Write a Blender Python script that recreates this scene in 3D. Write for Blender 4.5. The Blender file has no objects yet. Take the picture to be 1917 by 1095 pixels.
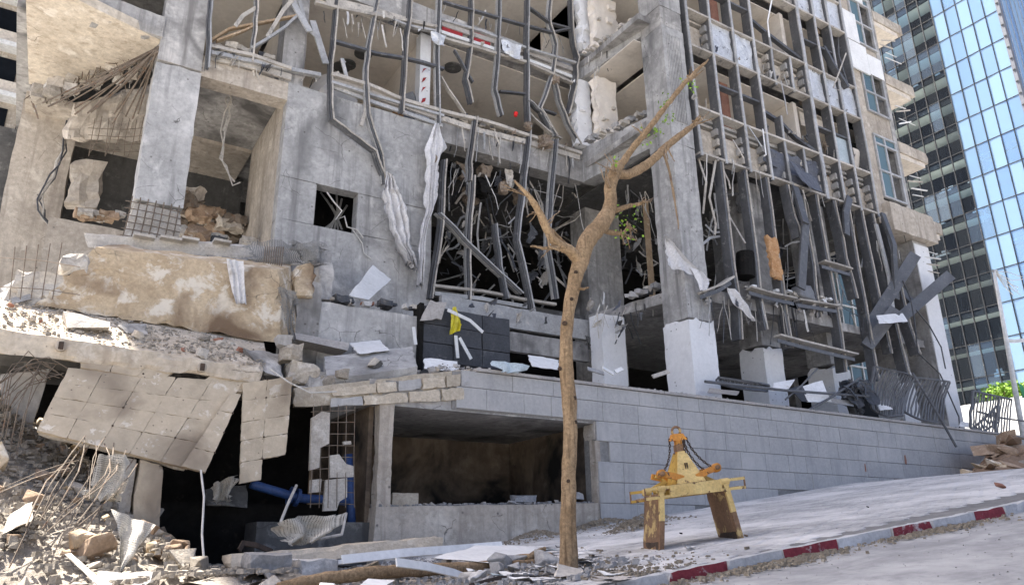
import bpy, bmesh, math, random
from mathutils import Vector, noise, Matrix
R = math.radians
rng = random.Random(7)
SC = bpy.context.scene
COL = SC.collection

# ------------------------------------------------------------------ camera
PW, PH = 1917.0, 1095.0
FPX, PITCH, ROLL, HEAD = 1420.0, R(18.72), R(-0.85), R(57.87)
FW = Vector((math.cos(HEAD)*math.cos(PITCH), math.sin(HEAD)*math.cos(PITCH), math.sin(PITCH)))
_r = Vector((math.sin(HEAD), -math.cos(HEAD), 0)); _u = _r.cross(FW)
RT = math.cos(ROLL)*_r + math.sin(ROLL)*_u
UP = -math.sin(ROLL)*_r + math.cos(ROLL)*_u
cam_d = bpy.data.cameras.new('camera'); cam = bpy.data.objects.new('camera', cam_d); COL.objects.link(cam)
cam.matrix_world = Matrix(((RT.x, UP.x, -FW.x, 0), (RT.y, UP.y, -FW.y, 0), (RT.z, UP.z, -FW.z, 0), (0, 0, 0, 1)))
cam_d.sensor_fit = 'HORIZONTAL'; cam_d.sensor_width = 36.0; cam_d.lens = 36.0*FPX/PW
cam_d.clip_start = 0.1; cam_d.clip_end = 3000
SC.camera = cam

# ------------------------------------------------------------------ sky, sun, exposure
SUN_EL, SX, SY = R(65), -0.60, 0.80           # horizontal direction towards the sun (behind the ruin, to the left)
W = bpy.data.worlds.new('World'); SC.world = W; W.use_nodes = True
wn = W.node_tree.nodes; wl = W.node_tree.links
sky = wn.new('ShaderNodeTexSky'); sky.sky_type = 'NISHITA'; sky.sun_disc = False
sky.sun_elevation = SUN_EL; sky.sun_rotation = math.atan2(SX, SY)
sky.dust_density = 4.0; sky.air_density = 0.55; sky.ozone_density = 0.4
wn['Background'].inputs[1].default_value = 0.10
wl.new(sky.outputs[0], wn['Background'].inputs[0])
sl = bpy.data.lights.new('sun', 'SUN'); so = bpy.data.objects.new('sun', sl); COL.objects.link(so)
sl.energy = 5.0; sl.angle = R(0.55); sl.color = (1.0, 0.94, 0.85)
h = Vector((SX, SY, 0)).normalized()*math.cos(SUN_EL); sd = Vector((h.x, h.y, math.sin(SUN_EL)))
so.rotation_euler = sd.to_track_quat('Z', 'Y').to_euler(); so.location = (0, -20, 60)
SC.view_settings.view_transform = 'Standard'; SC.view_settings.look = 'None'
SC.view_settings.exposure = 2.0; SC.view_settings.gamma = 1.0
SC.cycles.use_denoising = True
SC.cycles.max_bounces = 8; SC.cycles.diffuse_bounces = 5; SC.cycles.glossy_bounces = 4
SC.cycles.transmission_bounces = 6; SC.cycles.transparent_max_bounces = 12

# ------------------------------------------------------------------ pixel -> place (photo pixel plus the plane the thing touches)
def ray(x, y): return FW*FPX + RT*(x-PW/2) + UP*(PH/2-y)
def PY(x, y, Y): d = ray(x, y); return d*(Y/d.y)
def PX(x, y, X): d = ray(x, y); return d*(X/d.x)
def PZ(x, y, Z): d = ray(x, y); return d*(Z/d.z)
def gz(X, Y=8.0):                                  # pavement level: the street climbs to the right
    X = max(X, -40.0); return -0.80 + 0.13*min(X, 17) + (0.07*(min(X, 90)-17) if X > 17 else 0)
def PG(x, y, dz=0.0):                              # pixel to pavement
    d = ray(x, y); t = 0.002
    for k in range(4000):
        p = d*t
        if p.z <= gz(p.x)+dz: return p
        t *= 1.004
    return d*t
V3 = Vector

# ------------------------------------------------------------------ mesh helpers
class M:
    def __init__(s): s.v = []; s.f = []; s.uv = None
    def add(s, vs, fs):
        b = len(s.v); s.v += [V3(p) for p in vs]; s.f += [tuple(i+b for i in q) for q in fs]; return s
    def hexa(s, p):    # 0-3 bottom ring, 4-7 top ring
        return s.add(p, [(3,2,1,0),(4,5,6,7),(0,1,5,4),(1,2,6,5),(2,3,7,6),(3,0,4,7)])
    def box(s, x0, x1, y0, y1, z0, z1):
        return s.hexa([(x0,y0,z0),(x1,y0,z0),(x1,y1,z0),(x0,y1,z0),(x0,y0,z1),(x1,y0,z1),(x1,y1,z1),(x0,y1,z1)])
    def prism(s, pts, vec):
        n = len(pts); vec = V3(vec); a = [V3(p) for p in pts]
        return s.add(a+[p+vec for p in a], [tuple(range(n))[::-1], tuple(range(n, 2*n))]+[(i, (i+1)%n, n+(i+1)%n, n+i) for i in range(n)])
    def tube(s, pts, r, n=6, cap=True):
        pts = [V3(p) for p in pts]; k = len(pts)
        rr = r if isinstance(r, (list, tuple)) else [r]*k
        b = len(s.v); ref = V3((0.31, 0.22, 0.92))
        for i, p in enumerate(pts):
            t = (pts[min(i+1, k-1)]-pts[max(i-1, 0)])
            t = t.normalized() if t.length > 1e-9 else V3((0,0,1))
            a = t.cross(ref); a = a.normalized() if a.length > 1e-4 else t.orthogonal().normalized()
            c = t.cross(a)
            for j in range(n):
                w = 2*math.pi*j/n; s.v.append(p+(a*math.cos(w)+c*math.sin(w))*rr[i])
        for i in range(k-1):
            for j in range(n):
                s.f.append((b+i*n+j, b+i*n+(j+1)%n, b+(i+1)*n+(j+1)%n, b+(i+1)*n+j))
        if cap:
            s.f.append(tuple(b+j for j in range(n))[::-1]); s.f.append(tuple(b+(k-1)*n+j for j in range(n)))
        return s
    def bar(s, pts, w, d, side=(1,0,0), twist=0.0):   # rectangular section along a polyline; w along 'side', d across
        pts = [V3(p) for p in pts]; k = len(pts); b = len(s.v); side = V3(side)
        for i, p in enumerate(pts):
            t = (pts[min(i+1, k-1)]-pts[max(i-1, 0)]).normalized()
            a = side - t*side.dot(t); a = a.normalized() if a.length > 1e-3 else t.orthogonal().normalized()
            c = t.cross(a)
            if twist:
                q = twist*i/(k-1); a, c = a*math.cos(q)+c*math.sin(q), c*math.cos(q)-a*math.sin(q)
            for (i1, j1) in ((-1,-1),(1,-1),(1,1),(-1,1)): s.v.append(p+a*(w/2*i1)+c*(d/2*j1))
        for i in range(k-1):
            for j in range(4): s.f.append((b+i*4+j, b+i*4+(j+1)%4, b+i*4+4+(j+1)%4, b+i*4+4+j))
        s.f.append((b+3,b+2,b+1,b)); e = b+(k-1)*4; s.f.append((e,e+1,e+2,e+3)); return s
    def block(s, c8, n=(6,4,3), amp=0.02, chip=0.0, nsc=2.0, seed=0, jag=None):
        # lattice-skinned hexahedron: corners 0-3 bottom ring, 4-7 top ring; noisy faces, chipped edges
        c = [V3(p) for p in c8]; idx = {}; o = V3((seed*3.7, seed*1.3, seed*7.1)); ctr = sum(c, V3())/8
        b0 = len(s.v)
        def vert(i, j, k):
            key = (i, j, k)
            if key in idx: return idx[key]
            u, v, w = i/n[0], j/n[1], k/n[2]
            q0 = (c[0]*(1-u)+c[1]*u)*(1-v)+(c[3]*(1-u)+c[2]*u)*v
            q1 = (c[4]*(1-u)+c[5]*u)*(1-v)+(c[7]*(1-u)+c[6]*u)*v
            p = q0*(1-w)+q1*w
            nz = noise.noise_vector(p*nsc+o)
            p2 = p + nz*amp
            e = (i in (0, n[0]))+(j in (0, n[1]))+(k in (0, n[2]))
            if chip and e >= 2:
                m = max(0.0, noise.noise(p*nsc*2.3+o*1.7)+0.1)
                p2 += (ctr-p).normalized()*chip*m*(1.6 if e == 3 else 1)
            if jag:
                for (ax, side, am) in jag:   # ragged broken end
                    if (i, j, k)[ax] == (0 if side == 0 else n[ax]):
                        d = [(c[1]-c[0]), (c[3]-c[0]), (c[4]-c[0])][ax].normalized()*(1 if side == 0 else -1)
                        p2 += d*am*(0.5+noise.noise(p*3.1+o)+0.6*noise.noise(p*9+o))
            idx[key] = len(s.v); s.v.append(p2); return idx[key]
        def face(f, a, b, flip):
            for i in range(a):
                for j in range(b):
                    q = (f(i,j), f(i+1,j), f(i+1,j+1), f(i,j+1)); s.f.append(q[::-1] if flip else q)
        face(lambda i,j: vert(i,j,0), n[0], n[1], True); face(lambda i,j: vert(i,j,n[2]), n[0], n[1], False)
        face(lambda i,j: vert(i,0,j), n[0], n[2], False); face(lambda i,j: vert(i,n[1],j), n[0], n[2], True)
        face(lambda i,j: vert(0,i,j), n[1], n[2], True); face(lambda i,j: vert(n[0],i,j), n[1], n[2], False)
        return s
    def cbox(s, x0, x1, y0, y1, z0, z1, res=0.35, amp=0.008, chip=0.03, nsc=2.0, seed=0, jag=None):
        n = tuple(max(1, min(26, round(d/res))) for d in (x1-x0, y1-y0, z1-z0))
        return s.block([(x0,y0,z0),(x1,y0,z0),(x1,y1,z0),(x0,y1,z0),(x0,y0,z1),(x1,y0,z1),(x1,y1,z1),(x0,y1,z1)], n, amp, chip, nsc, seed, jag)
    def sheet(s, A, B, nu, nv, fold=0.0, nf=3.0, rough=0.0, thick=0.004, nrm=(0,-1,0), seed=0, ragged=0.0):
        # loft between two polylines (A, B), thickened, with folds along u; carries UVs
        def at(L, t):
            t = t*(len(L)-1); i = min(int(t), len(L)-2); return V3(L[i]).lerp(V3(L[i+1]), t-i)
        nrm = V3(nrm); o = V3((seed*5.1, seed*2.7, seed)); g = []; b = len(s.v); uv = []
        for j in range(nv+1):
            for i in range(nu+1):
                u, v = i/nu, j/nv
                vv = v
                if ragged and j == nv: vv = v - ragged*abs(noise.noise(V3((u*7, seed, 1.3))))*1.6
                uu = u
                if ragged and i in (0, nu): uu = u+(1 if i == 0 else -1)*min(.45, ragged*2.2)*max(-.3, noise.noise(V3((v*9, seed*3.1, u*5)))+.25*noise.noise(V3((v*31, seed, u))))
                p = at(A, vv).lerp(at(B, vv), uu)
                ph = noise.noise(V3((u*1.3, v*1.1, seed)))*2
                p += nrm*(fold*math.sin(u*nf*2*math.pi+ph*2+v*1.5)*(0.5+0.5*v+0.2))
                if rough: p += noise.noise_vector(p*3.0+o)*rough + noise.noise_vector(p*9.0+o)*rough*0.35
                g.append(p); uv.append((u, v))
        s.v += g+[p-nrm*thick for p in g]; N = len(g)
        for j in range(nv):
            for i in range(nu):
                q = (b+j*(nu+1)+i, b+j*(nu+1)+i+1, b+(j+1)*(nu+1)+i+1, b+(j+1)*(nu+1)+i)
                s.f.append(q); s.f.append(tuple(x+N for x in q[::-1]))
        s.uv = (s.uv or {}); 
        for i in range(N): s.uv[b+i] = uv[i]; s.uv[b+N+i] = uv[i]
        return s

ORG = {}
def mesh(name, m):
    me = bpy.data.meshes.new(name); return me
def O(name, m, mat, parent=None, smooth=False, origin=None):
    if origin is None:
        n = len(m.v); origin = V3((sum(p.x for p in m.v)/n, sum(p.y for p in m.v)/n, min(p.z for p in m.v)))
    me = bpy.data.meshes.new(name)
    me.from_pydata([tuple(p-origin) for p in m.v], [], m.f)
    if m.uv:
        l = me.uv_layers.new(name='UVMap'); 
        for lp in me.loops: l.data[lp.index].uv = m.uv.get(lp.vertex_index, (0, 0))
    if mat: me.materials.append(MATS[mat] if isinstance(mat, str) else mat)
    if smooth: me.polygons.foreach_set('use_smooth', [True]*len(me.polygons))
    o = bpy.data.objects.new(name, me); COL.objects.link(o)
    ORG[o.name] = origin
    o.location = origin
    if parent is not None:
        o.parent = parent; o.location = origin - ORG[parent.name]
    return o
def T(o, label, cat, group=None):
    o['label'] = label; o['category'] = cat
    if group: o['group'] = group
    return o
def thing(name, label, cat, base, group=None):
    o = bpy.data.objects.new(name, None); COL.objects.link(o); o.empty_display_size = 0.2
    o.location = base; ORG[o.name] = V3(base); return T(o, label, cat, group)
def K(o, kind): o['kind'] = kind; return o
def inst(name, src, loc, rot=(0,0,0), sc=(1,1,1), parent=None):
    o = bpy.data.objects.new(name, src); COL.objects.link(o); ORG[o.name] = V3(loc)
    o.location = V3(loc) - (ORG[parent.name] if parent else V3()); o.rotation_euler = rot; o.scale = sc
    if parent: o.parent = parent
    return o

# ------------------------------------------------------------------ materials
MATS = {}
def pm(name, c1, c2, scale=1.2, rough=0.9, bump=0.25, bscale=28.0, c3=None, c3scale=3.0, c3lo=0.55, c3hi=0.68,
       streak=None, ssc=(5,5,.35), metal=0.0, rnd=0.10, pits=0.0, spec=0.3, soot=None, fine=0.25, crack=0.0, psc=7.0):
    m = bpy.data.materials.new(name); m.use_nodes = True; nt = m.node_tree; N = nt.nodes; L = nt.links
    bs = N['Principled BSDF']; bs.inputs['Roughness'].default_value = rough; bs.inputs['Metallic'].default_value = metal
    bs.inputs['Specular IOR Level'].default_value = spec
    geo = N.new('ShaderNodeNewGeometry'); oi = N.new('ShaderNodeObjectInfo')
    def nz(sc, det=5, ro=0.6, vec=None, dist=0.0):
        t = N.new('ShaderNodeTexNoise'); t.inputs['Scale'].default_value = sc; t.inputs['Detail'].default_value = det
        t.inputs['Roughness'].default_value = ro; t.inputs['Distortion'].default_value = dist
        L.new(vec or geo.outputs['Position'], t.inputs['Vector']); return t.outputs['Fac']
    def ramp(x, lo, hi):
        r = N.new('ShaderNodeMapRange'); r.inputs[1].default_value = lo; r.inputs[2].default_value = hi; L.new(x, r.inputs[0]); return r.outputs[0]
    def mix(f, a, b, t='MIX'):
        x = N.new('ShaderNodeMix'); x.data_type = 'RGBA'; x.blend_type = t
        if isinstance(f, float): x.inputs[0].default_value = f
        else: L.new(f, x.inputs[0])
        for k, v in ((6, a), (7, b)):
            if isinstance(v, tuple): x.inputs[k].default_value = (*v, 1)
            else: L.new(v, x.inputs[k])
        return x.outputs[2]
    col = mix(ramp(nz(scale, 6, 0.62, dist=0.4), 0.36, 0.64), c1, c2)
    f2 = nz(scale*9, 5, 0.7)
    if fine:
        g = N.new('ShaderNodeMapRange'); g.inputs[1].default_value = 0.3; g.inputs[2].default_value = 0.7
        g.inputs[3].default_value = 1-fine; g.inputs[4].default_value = 1+fine*0.6; L.new(f2, g.inputs[0])
        cc = N.new('ShaderNodeCombineColor'); [L.new(g.outputs[0], cc.inputs[k]) for k in range(3)]
        col = mix(1.0, col, cc.outputs[0], 'MULTIPLY')
    if c3: col = mix(ramp(nz(c3scale, 7, 0.68, dist=0.3), c3lo, c3hi), col, c3)
    if streak:
        mp = N.new('ShaderNodeMapping'); mp.inputs['Scale'].default_value = ssc; L.new(geo.outputs['Position'], mp.inputs[0])
        col = mix(ramp(nz(1.0, 5, 0.6, mp.outputs[0]), 0.52, 0.72), col, streak)
    if soot:   # (colour, noise scale, lo, hi)
        col = mix(ramp(nz(soot[1], 4, 0.55, dist=0.6), soot[2], soot[3]), col, soot[0])
    if rnd:
        mr = N.new('ShaderNodeMapRange'); mr.inputs[3].default_value = 1-rnd; mr.inputs[4].default_value = 1+rnd; L.new(oi.outputs['Random'], mr.inputs[0])
        cc = N.new('ShaderNodeCombineColor'); [L.new(mr.outputs[0], cc.inputs[k]) for k in range(3)]
        col = mix(1.0, col, cc.outputs[0], 'MULTIPLY')
    hgt = nz(bscale, 8, 0.7)
    if pits:
        vo = N.new('ShaderNodeTexVoronoi'); vo.inputs['Scale'].default_value = psc; vo.inputs['Randomness'].default_value = 1.0
        L.new(geo.outputs['Position'], vo.inputs['Vector'])
        pk = ramp(vo.outputs['Distance'], 0.03, 0.10)
        inv = N.new('ShaderNodeMath'); inv.operation = 'SUBTRACT'; inv.inputs[0].default_value = 1; L.new(pk, inv.inputs[1])
        fm = N.new('ShaderNodeMath'); fm.operation = 'MULTIPLY'; L.new(inv.outputs[0], fm.inputs[0]); fm.inputs[1].default_value = pits
        col = mix(fm.outputs[0], col, (0.07, 0.06, 0.055))
    if crack:
        vo = N.new('ShaderNodeTexVoronoi'); vo.feature = 'DISTANCE_TO_EDGE'; vo.inputs['Scale'].default_value = crack
        wv = N.new('ShaderNodeTexNoise'); wv.inputs['Scale'].default_value = 2.2; wv.inputs['Detail'].default_value = 5; L.new(geo.outputs['Position'], wv.inputs['Vector'])
        ad = N.new('ShaderNodeVectorMath'); ad.operation = 'MULTIPLY_ADD'; ad.inputs[1].default_value = (.28,.28,.28); L.new(wv.outputs['Color'], ad.inputs[0]); L.new(geo.outputs['Position'], ad.inputs[2]); L.new(ad.outputs[0], vo.inputs['Vector'])
        ln = ramp(vo.outputs['Distance'], 0.007, 0.0); gate = ramp(nz(1.1, 3), 0.56, 0.60); fm = N.new('ShaderNodeMath'); fm.operation = 'MULTIPLY'; L.new(ln, fm.inputs[0]); L.new(gate, fm.inputs[1])
        f3 = N.new('ShaderNodeMath'); f3.operation = 'MULTIPLY'; L.new(fm.outputs[0], f3.inputs[0]); f3.inputs[1].default_value = .8
        col = mix(f3.outputs[0], col, (0.05, 0.045, 0.04))
    L.new(col, bs.inputs['Base Color'])
    bp = N.new('ShaderNodeBump'); bp.inputs['Strength'].default_value = bump; bp.inputs['Distance'].default_value = 0.03
    L.new(hgt, bp.inputs['Height']); L.new(bp.outputs[0], bs.inputs['Normal'])
    MATS[name] = m; return m

pm('concrete', (.42,.405,.385), (.29,.28,.265), 0.9, c3=(.56,.535,.50), c3scale=1.9, c3lo=.54, streak=(.20,.19,.18), pits=.8, soot=((.11,.105,.10),.6,.54,.68), bump=.4, crack=1.1, psc=3.2)
pm('concrete_blue', (.45,.44,.425), (.33,.325,.315), 0.8, c3=(.57,.555,.53), c3scale=2.0, c3lo=.54, streak=(.21,.205,.20), pits=.8, soot=((.15,.148,.145),.5,.57,.72), bump=.4, crack=1.1, psc=3.2)
pm('concrete_warm', (.52,.46,.385), (.39,.34,.28), 1.0, c3=(.63,.575,.49), c3scale=2.1, streak=(.28,.24,.20), pits=.8, bump=.4, crack=1.1, psc=3.2)
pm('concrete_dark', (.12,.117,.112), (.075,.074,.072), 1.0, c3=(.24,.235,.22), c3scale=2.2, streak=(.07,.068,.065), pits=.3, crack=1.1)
pm('tan_block', (.60,.48,.33), (.47,.36,.235), 1.9, c3=(.72,.65,.54), c3scale=2.4, c3lo=.52, c3hi=.60, bump=1.0, bscale=13, soot=((.20,.135,.085),.8,.54,.68), pits=.5, crack=1.1)
pm('broken_pale', (.56,.52,.46), (.42,.38,.33), 3.0, bump=.9, bscale=14, c3=(.64,.61,.56), c3scale=5)
pm('panel_tan', (.55,.465,.35), (.46,.385,.285), 0.8, c3=(.66,.60,.51), c3scale=5, c3lo=.59, c3hi=.64, pits=.8, rnd=.08, soot=((.27,.22,.165),.9,.52,.7), bump=.25, fine=.15)
pm('lintel_tan', (.58,.505,.40), (.46,.395,.305), 2.0, c3=(.68,.62,.52), c3scale=4, bump=.5, rnd=.16)
pm('stone_clad', (.445,.435,.42), (.385,.378,.37), 1.6, rough=.8, c3=(.49,.475,.455), c3scale=.7, c3lo=.5, c3hi=.7, streak=(.33,.326,.322), rnd=.04, bump=.22, bscale=60, fine=.16)
pm('mortar', (.30,.29,.275), (.23,.225,.215), 3)
pm('coping', (.43,.40,.37), (.36,.34,.32), 2, rnd=.08, bump=.2)
pm('plaster', (.76,.70,.62), (.67,.61,.535), 0.7, c3=(.46,.40,.34), c3scale=1.1, c3lo=.58, c3hi=.78, bump=.1, fine=.1, rnd=.05)
pm('plaster_grey', (.58,.535,.475), (.48,.44,.385), 0.7, c3=(.32,.29,.25), c3scale=1.0, bump=.12, fine=.1)
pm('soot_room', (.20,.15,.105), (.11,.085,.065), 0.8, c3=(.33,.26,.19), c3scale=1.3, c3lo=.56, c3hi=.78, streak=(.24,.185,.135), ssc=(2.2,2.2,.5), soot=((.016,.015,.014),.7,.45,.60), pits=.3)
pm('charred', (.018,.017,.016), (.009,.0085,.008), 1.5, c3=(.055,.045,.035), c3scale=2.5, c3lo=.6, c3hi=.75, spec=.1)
pm('white_paint', (.78,.78,.78), (.70,.70,.70), 1.2, c3=(.52,.50,.47), c3scale=5, c3lo=.64, c3hi=.72, rnd=.04, bump=.12, pits=.85, fine=.08, psc=4.0)
pm('white_board', (.78,.78,.77), (.68,.68,.67), 1.5, rough=.7, c3=(.46,.43,.38), c3scale=4, c3lo=.60, c3hi=.76, rnd=.08, bump=.1, fine=.12)
pm('cloth_white', (.74,.73,.735), (.60,.59,.59), 2.5, c3=(.36,.33,.30), c3scale=4, c3lo=.56, c3hi=.72, rnd=.05, bump=.4, bscale=60, fine=.2)
pm('fin_grey', (.125,.126,.13), (.085,.086,.09), 1.2, rough=.5, c3=(.32,.31,.295), c3scale=5, c3lo=.58, c3hi=.75, rnd=.15, bump=.06, spec=.5, metal=.1)
pm('fin_light', (.46,.455,.445), (.33,.328,.32), 1.8, rough=.5, c3=(.56,.53,.49), c3scale=5, rnd=.2, bump=.1, spec=.5, metal=.15)
pm('rail_dust', (.54,.50,.44), (.38,.35,.31), 2.2, rough=.8, c3=(.20,.19,.18), c3scale=5, rnd=.15, bump=.2)
pm('foil', (.80,.81,.82), (.60,.61,.62), 3, rough=.35, metal=.35, bump=1.0, bscale=7, rnd=.1, c3=(.08,.08,.085), c3scale=4, c3lo=.62, c3hi=.66, fine=.25)
pm('slate_sheet', (.13,.14,.165), (.10,.105,.125), 1.8, rough=.6, bump=.4, bscale=9)
pm('steel_dark', (.055,.058,.065), (.035,.037,.042), 2, rough=.5, c3=(.13,.12,.11), c3scale=6, spec=.5)
pm('rail_paint', (.13,.135,.145), (.09,.093,.10), 2.5, rough=.55, c3=(.26,.24,.22), c3scale=6, c3lo=.6, c3hi=.75, spec=.5)
pm('rebar', (.22,.18,.14), (.14,.11,.085), 6, rough=.8, c3=(.17,.09,.05), c3scale=9, bump=.5, bscale=80)
pm('cable_white', (.62,.60,.56), (.5,.48,.44), 4, rough=.6)
pm('cable_black', (.03,.03,.032), (.02,.02,.02), 4, rough=.6)
pm('perforated', (.56,.53,.47), (.46,.43,.37), 2, rough=.6, c3=(.33,.25,.17), c3scale=5, c3lo=.62, c3hi=.75, bump=.1)
pm('insulation', (.55,.33,.17), (.42,.22,.10), 8, rough=1, bump=1.0, bscale=40, c3=(.66,.46,.28), c3scale=14)
pm('fluff', (.33,.27,.21), (.22,.17,.13), 9, rough=1, bump=1.0, bscale=40)
pm('blue_pipe', (.03,.075,.22), (.02,.05,.15), 3, rough=.45, c3=(.3,.28,.26), c3scale=5, c3lo=.66, c3hi=.8, spec=.5)
pm('yellow_paint', (.62,.40,.09), (.50,.30,.06), 3.5, rough=.55, c3=(.12,.06,.03), c3scale=9, c3lo=.57, c3hi=.62, bump=.3, bscale=30, spec=.45)
pm('yellow_pale', (.66,.49,.20), (.55,.38,.14), 3.5, rough=.6, c3=(.12,.06,.03), c3scale=8, c3lo=.57, c3hi=.62, bump=.3, bscale=30, spec=.45)
pm('orange_paint', (.62,.27,.035), (.48,.19,.03), 4, rough=.5, c3=(.07,.04,.025), c3scale=8, c3lo=.56, c3hi=.6, spec=.45)
pm('rusty_plate', (.27,.16,.09), (.16,.095,.06), 5, rough=.75, c3=(.50,.36,.16), c3scale=5, c3lo=.54, c3hi=.60, bump=.5, bscale=25)
pm('rust_white', (.62,.56,.46), (.5,.43,.34), 4, rough=.7, c3=(.20,.10,.055), c3scale=5, c3lo=.54, c3hi=.62, bump=.3)
pm('rust_dark', (.075,.05,.035), (.04,.03,.025), 6, rough=.7, bump=.4)
pm('bark', (.40,.28,.165), (.29,.195,.11), 3, rough=.95, bump=1.0, bscale=38, c3=(.24,.155,.09), c3scale=7, c3lo=.58, c3hi=.7, streak=(.16,.105,.06), ssc=(34,34,3.2), rnd=.05, fine=.45)
pm('bark_grey', (.34,.25,.165), (.24,.17,.105), 4, bump=.8, c3=(.15,.10,.07), c3scale=7)
pm('knot', (.07,.045,.03), (.04,.028,.02), 8, bump=.6)
pm('leaf', (.16,.30,.03), (.24,.40,.05), 6, rough=.6, rnd=.3, bump=0.0, fine=0)
pm('leaf_dark', (.05,.11,.02), (.09,.17,.03), 6, rough=.6, rnd=.3, bump=0, fine=0)
pm('asphalt', (.35,.35,.352), (.285,.286,.29), 0.7, c3=(.43,.428,.425), c3scale=1.6, c3lo=.45, c3hi=.66, bump=.4, bscale=40, fine=.2, rough=.95, spec=.15, rnd=0, streak=(.24,.24,.242), ssc=(.25,2.2,.3))
pm('paver', (.50,.495,.49), (.36,.36,.365), 1.3, c3=(.62,.61,.60), c3scale=.7, c3lo=.42, c3hi=.60, bump=.5, bscale=45, rnd=.12, rough=.95, spec=.15, soot=((.46,.36,.26),.33,.62,.72), fine=.35)
pm('dust_bed', (.24,.235,.23), (.17,.17,.17), 1.5, bump=.4, rough=1, spec=.1, rnd=0)
pm('kerb_grey', (.50,.50,.505), (.40,.40,.405), 2.5, c3=(.22,.225,.24), c3scale=5, c3lo=.62, c3hi=.69, bump=.3)
pm('kerb_red', (.26,.04,.055), (.19,.035,.045), 2.5, c3=(.46,.42,.41), c3scale=6, c3lo=.56, c3hi=.66, bump=.4, fine=.35)
pm('rubble', (.46,.41,.345), (.33,.29,.235), 2.5, bump=.8, bscale=18, rnd=.35, c3=(.57,.52,.45), c3scale=5)
pm('rubble_blue', (.42,.41,.40), (.32,.315,.31), 2.5, bump=.7, bscale=18, rnd=.35, c3=(.54,.52,.49), c3scale=5)
pm('rubble_brown', (.40,.29,.20), (.28,.195,.13), 3, bump=.7, bscale=18, rnd=.35, c3=(.52,.42,.32), c3scale=5)
pm('soil', (.30,.20,.13), (.22,.145,.09), 3, bump=.8)
pm('dry_litter', (.34,.29,.22), (.21,.175,.13), 20, bump=.8, bscale=60, c3=(.5,.46,.38), c3scale=25)
pm('grit', (.42,.375,.32), (.29,.255,.215), 14, bump=1.0, bscale=45, c3=(.53,.49,.43), c3scale=20)
pm('wood', (.42,.31,.20), (.30,.21,.13), 4, bump=.5, c3=(.55,.45,.33), c3scale=8)
pm('plastic_bag', (.62,.55,.03), (.5,.42,.02), 6, rough=.35, bump=.5, bscale=14, spec=.5)
pm('red_panel', (.40,.035,.04), (.30,.03,.035), 3, rough=.5)
pm('brick_red', (.33,.17,.12), (.25,.12,.085), 5, bump=.4)
pm('char_block', (.075,.08,.09), (.055,.058,.066), 2, c3=(.14,.14,.145), c3scale=5, c3lo=.6, c3hi=.75, rnd=.12, bump=.3)
pm('far_white', (.74,.74,.72), (.66,.66,.64), .6, rnd=.04, bump=.05)
pm('far_beige', (.70,.63,.54), (.63,.56,.47), .8, rnd=.04, bump=.1)
pm('tower_frame', (.045,.047,.05), (.03,.032,.035), 2, rough=.6, c3=(.22,.21,.19), c3scale=3, c3lo=.6, c3hi=.7, spec=.15)
pm('tower_cream', (.85,.80,.68), (.80,.74,.62), .5, bump=0, rnd=.03, fine=0)
pm('tower_dark', (.010,.012,.016), (.006,.008,.011), .4, rough=.7, bump=0, spec=.05)
pm('grey_seat', (.22,.225,.235), (.17,.175,.185), 3, rough=.6)
pm('skyblue_cover', (.50,.57,.60), (.42,.49,.52), 3, rough=.6)
pm('letter_red', (.62,.03,.03), (.55,.02,.02), 2, bump=0, fine=0)
pm('sign_yellow', (.70,.50,.04), (.6,.42,.03), 2, bump=0, fine=0)
pm('green_flag', (.08,.33,.16), (.06,.26,.12), 2, bump=0)
pm('mesh_grey', (.25,.25,.245), (.18,.18,.18), 4, rough=.6)
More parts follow.
